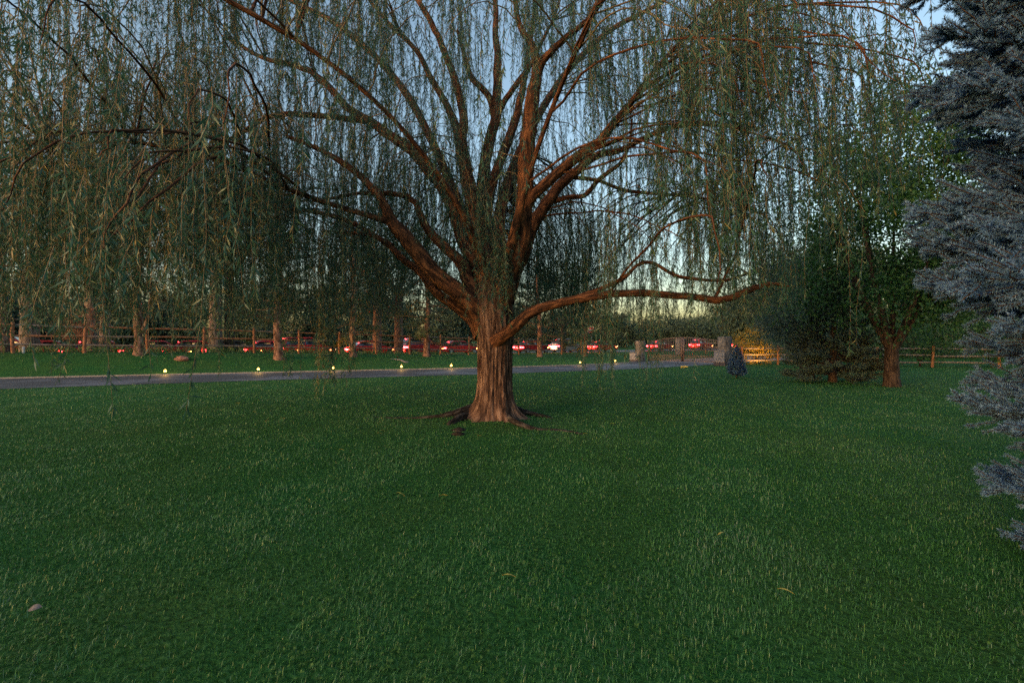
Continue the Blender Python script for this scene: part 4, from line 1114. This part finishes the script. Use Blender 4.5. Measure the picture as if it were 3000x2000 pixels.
# ------------------------------------------------------------------ cars on the street
def paint(name, c, rough=.3):
    m = noise_mat(name, tuple(q * .92 for q in c), c, 3, rough, 0, spec=.5); return m
def prism(name, prof, wid, mat, parent, bevel=.03):
    """side profile (x,z) with half width per point"""
    n = len(prof)
    vs = [(x, -w, z) for (x, z), w in zip(prof, wid)] + [(x, w, z) for (x, z), w in zip(prof, wid)]
    fs = [tuple(range(n)), tuple(range(2 * n - 1, n - 1, -1))] + [((k + 1) % n, k, n + k, n + (k + 1) % n) for k in range(n)]
    me = bpy.data.meshes.new(name); me.from_pydata(vs, [], fs)
    bm = bmesh.new(); bm.from_mesh(me); bmesh.ops.recalc_face_normals(bm, faces=bm.faces)
    if bevel: bmesh.ops.bevel(bm, geom=[e for e in bm.edges], offset=bevel, segments=2, affect='EDGES')
    bmesh.ops.triangulate(bm, faces=[f for f in bm.faces if len(f.verts) > 4])
    bm.to_mesh(me); bm.free()
    for p in me.polygons: p.use_smooth = False
    return link(name, me, mat, parent)
def build_car(suv):
    root = empty('car')
    hb, ht = (1.05, 1.72) if suv else (.92, 1.44)
    body = [(-2.2, .42), (-2.26, .62), (-2.2, hb - .06), (-2.05, hb), (1.0, hb), (1.95, hb - .14), (2.2, .70), (2.2, .40), (1.95, .26), (-1.95, .26)]
    prism('body', body, [.82, .86, .86, .84, .84, .80, .78, .80, .80, .80], None, root, .05)
    cab = [(-2.0 if suv else -1.75, hb - .02), (-1.75 if suv else -1.1, ht - .05), (-1.45 if suv else -.85, ht), (.15, ht), (.35, ht - .06), (1.05, hb - .02)]
    prism('roof', cab, [.80, .64, .62, .62, .64, .80], None, root, .03)
    for s in (-1, 1):
        g = Bag()
        y0, y1 = .815 * s, .668 * s
        zl, zh = hb + .04, ht - .10
        xa, xb = (-1.8, -1.62) if suv else (-1.55, -1.05)
        for (a0, a1, b0, b1) in ((xa, xb, -.35, -.32), (-.27, -.26, .85, .28)):
            g.add([(a0, y0, zl), (b0, y0, zl), (b1, y1, zh), (a1, y1, zh), (a0, y0 * .97, zl), (b0, y0 * .97, zl), (b1, y1 * .97, zh), (a1, y1 * .97, zh)], [(0, 1, 2, 3), (4, 5, 6, 7), (0, 1, 5, 4), (1, 2, 6, 5), (2, 3, 7, 6), (3, 0, 4, 7)])
        link('side_window', g.mesh('side_window'), M['car_glass'], root)
        t = Bag(); t.box((-2.235, .62 * s, hb - .24), (.07, .34, .17)); t.box((-2.10, .862 * s, hb - .24), (.26, .02, .15))
        link('tail_light', t.mesh('tail_light'), M['tail_glow'], root)
        link('side_marker', Bag().box((1.75, .83 * s, .62), (.22, .03, .06)).mesh('side_marker'), M['marker_glow'], root)
        link('headlight', Bag().box((2.13, .6 * s, .70), (.12, .3, .13)).mesh('headlight'), M['head_glow'], root)
        link('mirror', Bag().box((.72, .93 * s, hb + .08), (.14, .18, .12)).mesh('mirror'), M['car_glass'], root)
        for x in (-1.38, 1.38):
            a = np.linspace(0, 2 * math.pi, 24, endpoint=False)
            def ringset(rr, nm, mat, par):
                n = 24
                V = np.vstack([np.stack([np.cos(a) * q, np.full(n, y), np.sin(a) * q], -1) for q, y in rr])
                Fq = [(i * n + k, i * n + (k + 1) % n, (i + 1) * n + (k + 1) % n, (i + 1) * n + k) for i in range(len(rr) - 1) for k in range(n)]
                return link(nm, npmesh(nm, V, np.array(Fq)), mat, par)
            wroot = ringset([(.20, -.11), (.32, -.11), (.33, -.08), (.33, .08), (.32, .11), (.20, .11)], 'wheel', M['tyre'], root)
            wroot.location = (x, .78 * s, .33)
            ringset([(.205, .095 * s), (.18, .07 * s), (.06, .08 * s), (.005, .10 * s)], 'rim', M['rim'], wroot)
    gl_ = Bag()
    gl_.add([(.44, -.6, ht - .1), (.44, .6, ht - .1), (1.04, .74, hb + .03), (1.04, -.74, hb + .03)], [(0, 1, 2, 3)])
    gl_.add([((-1.80 if suv else -1.2), -.6, ht - .12), ((-1.80 if suv else -1.2), .6, ht - .12), ((-2.02 if suv else -1.74), .74, hb + .03), ((-2.02 if suv else -1.74), -.74, hb + .03)], [(3, 2, 1, 0)])
    link('windscreen', gl_.mesh('windscreen'), M['car_glass'], root)
    link('brake_light', Bag().box(((-1.86 if suv else -1.30), 0, ht - .12), (.05, .3, .04)).mesh('brake_light'), M['tail_glow'], root)
    pl = bpy.data.lights.new('tail_lamp_light', 'POINT'); pl.energy = 22; pl.color = (1, .05, .04); pl.shadow_soft_size = .1
    lo_ = bpy.data.objects.new('tail_lamp_light', pl); COL.objects.link(lo_); lo_.parent = root; lo_.location = (-2.5, 0, .7)
    pl = bpy.data.lights.new('head_lamp_light', 'SPOT'); pl.energy = 160; pl.color = (1, .62, .32); pl.shadow_soft_size = .1; pl.spot_size = 1.4; pl.spot_blend = .8
    lo_ = bpy.data.objects.new('head_lamp_light', pl); COL.objects.link(lo_); lo_.parent = root; lo_.location = (2.3, 0, .7); lo_.rotation_euler = (0, math.radians(-82), 0)
    link('number_plate', Bag().box((-2.27, 0, .62), (.02, .5, .13)).mesh('number_plate'), M['stake'], root)
    return root
PAINT = {'red': paint('tailglow_red_paint', (.50, .03, .03)), 'black': paint('black_paint', (.02, .02, .022)), 'silver': paint('silver_paint', (.22, .22, .24)), 'maroon': paint('tailglow_maroon_paint', (.30, .025, .03))}  # red and maroon paint stands in for the tail-light glow
sedan, suv = build_car(False), build_car(True)
CARS = [(20, 1, 'red', 'tall car with red tail glow painted on, at the left edge behind the fence'), (310, 0, 'red', 'car with red tail glow painted on, behind the second fence bay'), (585, 0, 'red', 'car with red tail glow painted on, behind the fence above the boulder'), (800, 0, 'red', 'car with red tail glow painted on, behind the rough-trunked pine'), (150, 0, 'maroon', 'car with lit tail lights and maroon tail glow painted on, behind the two leftmost fence bays'), (470, 0, 'red', 'car with lit tail lights and red tail glow painted on, behind the forked pine'), (690, 0, 'black', 'black car with lit tail lights between boulder and rough-trunked pine'),
        (900, 1, 'red', 'tall car with red tail glow painted on, behind the fence above the third path lamp'), (1090, 0, 'red', 'low car with red tail glow painted on, behind the fence above the fourth path lamp'), (1240, 1, 'maroon', 'tall car with maroon tail glow painted on, behind the pine left of the willow'), (1345, 0, 'red', 'low car with red tail glow painted on, close to the left side of the willow trunk'),
        (1560, 0, 'maroon', 'car with maroon tail glow painted on, just right of the willow trunk'), (1660, 1, 'silver', 'silver tall car left of the stop sign'), (1765, 0, 'red', 'car with red tail glow painted on, right of the stop sign'), (1935, 0, 'maroon', 'car with maroon tail glow painted on, seen through the left gate leaf'), (2055, 1, 'red', 'tall car with red tail glow painted on, seen through the right gate leaf'), (2165, 0, 'red', 'car with red tail glow painted on, between gate pillar and yellow bush')]
uset = {0: False, 1: False}
for px, ks, pc, lab in CARS:
    u = (px - 1500) / F
    off = STREET_OFF - 1.9
    o0 = FEN0 + FNOR * off
    s = (u * o0[1] - o0[0]) / (FDIR[0] - u * FDIR[1])
    c = o0 + FDIR * s
    src = suv if ks else sedan
    car = src if not uset[ks] else copy_tree(src)
    uset[ks] = True
    car.location = (c[0], c[1], gz(c[0], c[1]) + .022); car.rotation_euler = (0, 0, math.atan2(FDIR[1], FDIR[0]))
    for ch in car.children:
        if ch.name.split('.')[0] in ('body', 'roof'):
            me = ch.data.copy(); me.materials.clear(); me.materials.append(PAINT[pc]); ch.data = me
    tag(car, lab, 'car', 'cars queueing along the street')

# ------------------------------------------------------------------ path lamps along the drive
def lamp_mesh():
    a = np.linspace(0, 2 * math.pi, 12, endpoint=False)
    def lathe(rings, nm):
        n = 12
        V = np.vstack([np.stack([np.cos(a) * q, np.sin(a) * q, np.full(n, z)], -1) for q, z in rings])
        Fq = [(i * n + k, i * n + (k + 1) % n, (i + 1) * n + (k + 1) % n, (i + 1) * n + k) for i in range(len(rings) - 1) for k in range(n)]
        return npmesh(nm, V, np.array(Fq), smooth=True)
    return (lathe([(.004, -.12), (.014, 0), (.014, .12), (.035, .125), (.035, .13)], 'stake'), lathe([(.003, .131), (.040, .131), (.052, .155), (.050, .185), (.040, .205)], 'bulb'), lathe([(.075, .200), (.078, .207), (.05, .232), (.012, .246), (.001, .247)], 'cap'))
LS, LB, LC = lamp_mesh()
for px, lab in [(484, 'lit path lamp at the drive edge, leftmost of the row'), (757, 'lit path lamp at the drive edge, second from the left'), (977, 'lit path lamp at the drive edge, third from the left'), (1176, 'lit path lamp at the drive edge, fourth from the left'), (1322, 'lit path lamp at the drive edge just left of the willow trunk'), (1700, 'lit path lamp at the drive edge right of the willow trunk'), (1802, 'lit path lamp at the drive edge nearest the gate')]:
    u = (px - 1500) / F
    Ya = np.linspace(15, 34, 400); Y = float(Ya[np.argmin(np.abs(far_edge(u * Ya) + .32 - Ya))])
    root = tag(empty('path_lamp', (u * Y, Y, gz(u * Y, Y))), lab, 'lamp', 'path lamps along the far drive edge')
    link('stake', LS, M['lamp_metal'], root); link('bulb', LB, M['lamp_glow'], root); link('cap', LC, M['lamp_metal'], root)
    pl = bpy.data.lights.new('lamp_light', 'POINT'); pl.energy = 2.6; pl.color = (1.0, .55, .12); pl.shadow_soft_size = .03
    lo_ = bpy.data.objects.new('lamp_light', pl); COL.objects.link(lo_); lo_.parent = root; lo_.location = (0, 0, .30)

def ground_spot(label, x, y, energy, aim, col):
    root = tag(empty('ground_spotlight', (x, y, gz(x, y))), label, 'lamp')
    link('stake', LS, M['lamp_metal'], root)
    V, Fq, U = tube_arrays([(0, 0, .10), (0, 0, .12), (0, 0, .20), (0, 0, .205)], [.02, .05, .06, .055], 12)
    link('housing', npmesh('housing', V, Fq, None, U), M['lamp_metal'], root)
    link('lens', Bag().add([(.05 * math.cos(a_), .05 * math.sin(a_), .20) for a_ in np.linspace(0, 6.283, 8, endpoint=False)], [(0, 1, 2, 3), (0, 3, 4, 7), (4, 5, 6, 7)]).mesh('lens'), M['lamp_glow'], root)
    pl = bpy.data.lights.new('spot_light', 'SPOT'); pl.energy = energy; pl.color = col; pl.spot_size = 1.9; pl.spot_blend = .7; pl.shadow_soft_size = .05
    lo_ = bpy.data.objects.new('spot_light', pl); COL.objects.link(lo_); lo_.parent = root; lo_.location = (0, 0, .24)
    lo_.rotation_euler = (Vector(aim)).to_track_quat('-Z', 'Y').to_euler()
ground_spot('ground spotlight lighting the yellow bush by the fence', 15.55, 28.6, 55, (.35, .9, .55), (1.0, .50, .12))
Yq = fence_Y(1165, -3.2); ground_spot('ground spotlight under the golden boughs left of the willow', (1165 - 1500) / F * Yq, Yq, 34, (.1, .45, .9), (1.0, .62, .16))
Yq = fence_Y(985, -3.2); ground_spot('ground spotlight under the pine behind the third path lamp', (985 - 1500) / F * Yq, Yq, 26, (.25, .5, .8), (1.0, .62, .16))
Yq = fence_Y(1690, -4.5); ground_spot('ground spotlight under the slim pine before the stop sign', (1690 - 1500) / F * Yq, Yq, 26, (.1, .5, .8), (1.0, .58, .14))

# ------------------------------------------------------------------ boulder, stones, marker stake, newspaper, leaves
def rock(name, label, cat, loc, size, mat, seed, group=None, rz=0):
    bm = bmesh.new(); bmesh.ops.create_icosphere(bm, subdivisions=3, radius=1)
    for v in bm.verts:
        k = 1 + .35 * mnoise.noise(v.co * 1.3 + Vector((seed, 0, 0))) + .14 * mnoise.noise(v.co * 3.5 + Vector((0, seed, 0)))
        v.co = Vector((v.co.x * size[0] * k, v.co.y * size[1] * k, v.co.z * size[2] * k))
    me = bpy.data.meshes.new(name); bm.to_mesh(me); bm.free()
    o = link(name, me, mat); o.location = loc; o.rotation_euler = (0, 0, rz)
    return tag(o, label, cat, group)
Yb = 19.75; xb = (532 - 1500) / F * Yb
Yb = on_bank(532, 1054); xb = (532 - 1500) / F * Yb
rock('boulder', 'reddish boulder lying on the grass bank above the leftmost lamp', 'rock', (xb, Yb, gz(xb, Yb) + .05), (.34, .24, .17), M['boulder'], 2.0)
r = random.Random(12)
for k in range(9):
    Y = on_bank(1172, 1056) + .4 - k * .12 + r.gauss(0, .10); x = (1150 + k * 5.5 - 1500) / F * Y + r.gauss(0, .05)
    rock('flat_stone', 'small flat grey stone in the patch on the bank left of the willow', 'stone', (x, Y, gz(x, Y) + .01), (r.uniform(.07, .16), r.uniform(.06, .12), r.uniform(.03, .05)), M['pebble'], k * 2.2, 'flat grey stones in the bank', r.uniform(0, 3))
Ym = on_bank(69, 1034); xm = (69 - 1500) / F * Ym
V, Fq, U = tube_arrays([(0, 0, -.1), (0, 0, .1), (0, 0, .26), (0, 0, .28)], [.05, .05, .05, .03], 10)
o = link('marker_stake', npmesh('marker_stake', V, Fq, None, U), M['stake']); o.location = (xm, Ym, gz(xm, Ym))
tag(o, 'short pale marker stake in the grass by the leftmost fence post', 'stake')
g_ = G(2003, 1077)
nb = Bag(); S = catmull([(-.20, 0, .045), (0, .01, .05), (.20, -.01, .05), (.26, 0, .06)], 10)
nb.tube(S, [.02, .045, .05, .05, .05, .05, .048, .04, .02, .01], 10)
o = link('rolled_newspaper', nb.mesh('rolled_newspaper', True), M['newspaper']); o.location = (g_.x, g_.y, .01)
tag(o, 'rolled newspaper in a yellow bag on the near edge of the drive', 'newspaper')

def leaf_mesh(name, L, W, curl):
    n = 7; V = []; 
    for i in range(n):
        t = i / (n - 1); w = W * math.sin(math.pi * (t * .92 + .04)) ** .8
        z = .012 + curl * math.sin(t * 3.1)
        V += [(t * L - L / 2, -w / 2, z + curl * .5), (t * L - L / 2, 0, z), (t * L - L / 2, w / 2, z + curl * .4)]
    Fq = [(i * 3 + k, i * 3 + k + 1, (i + 1) * 3 + k + 1, (i + 1) * 3 + k) for i in range(n - 1) for k in (0, 1)]
    return npmesh(name, np.array(V), np.array(Fq), smooth=True)
FLM = leaf_mesh('fallen_leaf', .085, .013, .010)
for px, py in [(695, 1188), (745, 1215), (780, 1242), (830, 1235), (905, 1215), (1063, 1155), (1110, 1280), (1120, 1272), (1172, 1465), (1298, 1470), (1490, 1714), (1510, 1258), (1715, 1282), (1795, 1252), (1405, 1290), (2110, 1585), (2300, 1760), (1000, 1330), (620, 1150), (730, 1118)]:
    g = G(px, py)
    o = link('fallen_leaf', FLM, M['fallen_leaf']); o.location = (g.x, g.y, gz(g.x, g.y) + .045); o.rotation_euler = (random.gauss(0, .15), random.gauss(0, .15), random.uniform(-.6, .6))
    tag(o, 'narrow yellow willow leaf fallen on the lawn', 'leaf', 'fallen willow leaves on the lawn')
g = G(105, 1815)
o = link('dry_leaf', leaf_mesh('dry_leaf', .055, .045, .010), M['dry_leaf']); o.location = (g.x, g.y, .05); o.rotation_euler = (.35, -.1, .5)
tag(o, 'broad dry grey leaf on the lawn at the lower left', 'leaf')

# ------------------------------------------------------------------ the grass itself
def grass():
    g = np.random.default_rng(77)
    ds = np.linspace(1.35, 33, 400)
    rho = np.minimum(4300, 4300 * (3.0 / ds) ** 1.7)
    lin = rho * 2.62 * (ds + .5)
    c = np.concatenate([[0], np.cumsum((lin[1:] + lin[:-1]) / 2 * np.diff(ds))])
    N = int(c[-1])
    d = np.interp(g.uniform(0, c[-1], N), c, ds)
    x = g.uniform(-1.31, 1.31, N) * (d + .5)
    ne, fe = near_edge(x), far_edge(x)
    ok = ((d < ne - .02) | (d > fe + .16)) & ~((x > 9.0) & (d > 28.5) & (x < 15.5))
    ok &= ((x + .33) ** 2 + (d - 8.7) ** 2 > .42 ** 2)
    # thin worn turf around the surface roots
    rr = np.sqrt(((x + .33) / 1.5) ** 2 + ((d - 8.3) / 1.0) ** 2)
    ok &= (rr > 1) | (g.random(N) < .35 + .5 * rr)
    x, d = x[ok], d[ok]; N = len(x)
    z = ground_h(x, d)
    pn = np.array([mnoise.noise(Vector((a * .9, b * .9, 3))) for a, b in zip(x, d)])
    pn2 = np.array([mnoise.noise(Vector((a * 3.1, b * 3.1, 7))) for a, b in zip(x, d)])
    h = g.uniform(.014, .040, N) * (1 + .25 * pn + .30 * pn2) * (1 + .015 * d)
    h *= np.where(g.random(N) < .03, 1.6, 1.0)
    w = .0036 * np.maximum(1, d / 2.6) ** .85 * g.uniform(.7, 1.3, N)
    az = g.uniform(0, 6.283, N) * 1.0
    comb = 1.2 * pn2 + 2.0 * pn
    az = np.where(g.random(N) < .28, comb * 2.2 + g.normal(0, .5, N), az)
    lean = np.abs(g.normal(.55, .35, N))
    sc_x = (x * .94 - d * .34) / .95                                   # mower passes
    par = np.sin(sc_x * math.pi) > 0
    az = np.where(g.random(N) < .22, np.where(par, 1.22, -1.92) + g.normal(0, .5, N), az)
    dx, dy = np.cos(az), np.sin(az); sx, sy = -dy, dx
    tint = np.clip(.42 + .30 * pn * .8 + .18 * pn2 + g.normal(0, .24, N) + (g.random(N) < .02) * .4, 0, 1)
    base = np.stack([x, d, z - .004], -1); side = np.stack([sx, sy, 0 * sx], -1); fw = np.stack([dx, dy, 0 * dx], -1); up = np.array([0, 0, 1.0])
    near = d < 6.5
    out = []
    def build(m, two):
        b, s, f_, hh, ww, le = base[m], side[m], fw[m], h[m][:, None], w[m][:, None], lean[m][:, None]
        if two:
            p1 = b + up * hh * .62 + f_ * hh * le * .35
            p2 = b + up * hh * (1 - .25 * le) + f_ * hh * le * 1.0
            V = np.stack([b - s * ww * .5, b + s * ww * .5, p1 + s * ww * .42, p1 - s * ww * .42, p2], 1)
            n = len(b); i = np.arange(n)[:, None] * 5
            Fq = np.concatenate([i + [0, 1, 2, 3], i + [3, 2, 4, 4]], 1).reshape(-1, 4)
            Fq = Fq.reshape(-1, 2, 4)
            return V.reshape(-1, 3), Fq[:, 0], np.concatenate([i + 3, i + 2, i + 4], 1), tint[m]
        p2 = b + up * hh * (1 - .2 * le) + f_ * hh * le * .8
        V = np.stack([b - s * ww * .6, b + s * ww * .6, p2], 1)
        n = len(b); i = np.arange(n)[:, None] * 3
        return V.reshape(-1, 3), None, np.concatenate([i, i + 1, i + 2], 1), tint[m]
    V1, Q1, T1, t1 = build(near, True)
    V2, _, T2, t2 = build(~near, False)
    # near blades as three triangles each, far blades as one: all triangles in one mesh
    Tq = np.concatenate([Q1[:, [0, 1, 2]], Q1[:, [0, 2, 3]], T1]); tq = np.concatenate([t1, t1, t1])
    V = np.vstack([V1, V2]); Fc = np.vstack([Tq, T2 + len(V1)]); tt = np.concatenate([tq, t2])
    o = link('lawn_grass', npmesh('lawn_grass', V, Fc, tt), M['grass'])
    tag(o, 'short mown green grass covering the lawn and bank', 'grass', kind='stuff')
    print('grass blades', N, 'tris', len(Fc))
    # clover leaflets low in the sward near the viewer
    n = 17000
    d = 1.4 + 6.5 * g.random(n) ** 1.3; x = g.uniform(-1.28, 1.28, n) * (d + .4)
    keep = np.array([mnoise.noise(Vector((a * 1.1, b * 1.1, 21))) for a, b in zip(x, d)]) > -.02
    x, d = x[keep], d[keep]; n = len(x)
    c = np.stack([x, d, ground_h(x, d) + g.uniform(.012, .034, n)], -1)
    a0 = g.uniform(0, 6.28, n)
    Vs, Fs, Ts = [], [], []
    off = 0
    for k in range(3):
        a = a0 + k * 2.094
        dv = np.stack([np.cos(a), np.sin(a), g.normal(.15, .25, n)], -1)
        sd = np.stack([-np.sin(a), np.cos(a), g.normal(0, .25, n)], -1)
        L = g.uniform(.008, .014, n)[:, None]
        V = np.stack([c, c + dv * L * .6 + sd * L * .55, c + dv * L * 1.1, c + dv * L * .6 - sd * L * .55], 1).reshape(-1, 3)
        Vs.append(V); Fs.append(np.arange(n * 4).reshape(n, 4) + off); off += n * 4; Ts.append(np.clip(g.normal(.5, .25, n), 0, 1))
    o = link('clover', npmesh('clover', np.vstack(Vs), np.vstack(Fs), np.concatenate(Ts)), M['clover'])
    tag(o, 'low clover leaves growing through the near lawn', 'clover', kind='stuff')
grass()
# rank tall grass beyond the rail fence
g = np.random.default_rng(5)
n = 16000
s = g.uniform(-8, 46, n); off = g.uniform(.3, 9.0, n) ** 1.0
x = FEN0[0] + FDIR[0] * s + FNOR[0] * off; y = FEN0[1] + FDIR[1] * s + FNOR[1] * off
z = ground_h(x, y); h = g.uniform(.12, .42, n) * np.interp(s, [-8, 14, 30, 46], [1.25, .9, .55, .5])
az = g.uniform(0, 6.28, n); le = np.abs(g.normal(.3, .25, n))
b = np.stack([x, y, z], -1); sd = np.stack([-np.sin(az), np.cos(az), 0 * az], -1); fw = np.stack([np.cos(az), np.sin(az), 0 * az], -1)
H = h[:, None]; L_ = le[:, None]; w = g.uniform(.006, .013, n)[:, None]
V = np.stack([b - sd * w, b + sd * w, b + [0, 0, 1] * H * .6 + fw * H * L_ * .35 + sd * w * .8, b + [0, 0, 1] * H * .95 + fw * H * L_ * 1.1], 1).reshape(-1, 3)
o = link('tall_grass', npmesh('tall_grass', V, np.arange(n * 4).reshape(n, 4), np.clip(g.normal(.5, .25, n), 0, 1)), M['tall_grass'])
tag(o, 'tall uncut grass growing beyond the rail fence', 'grass', kind='stuff')
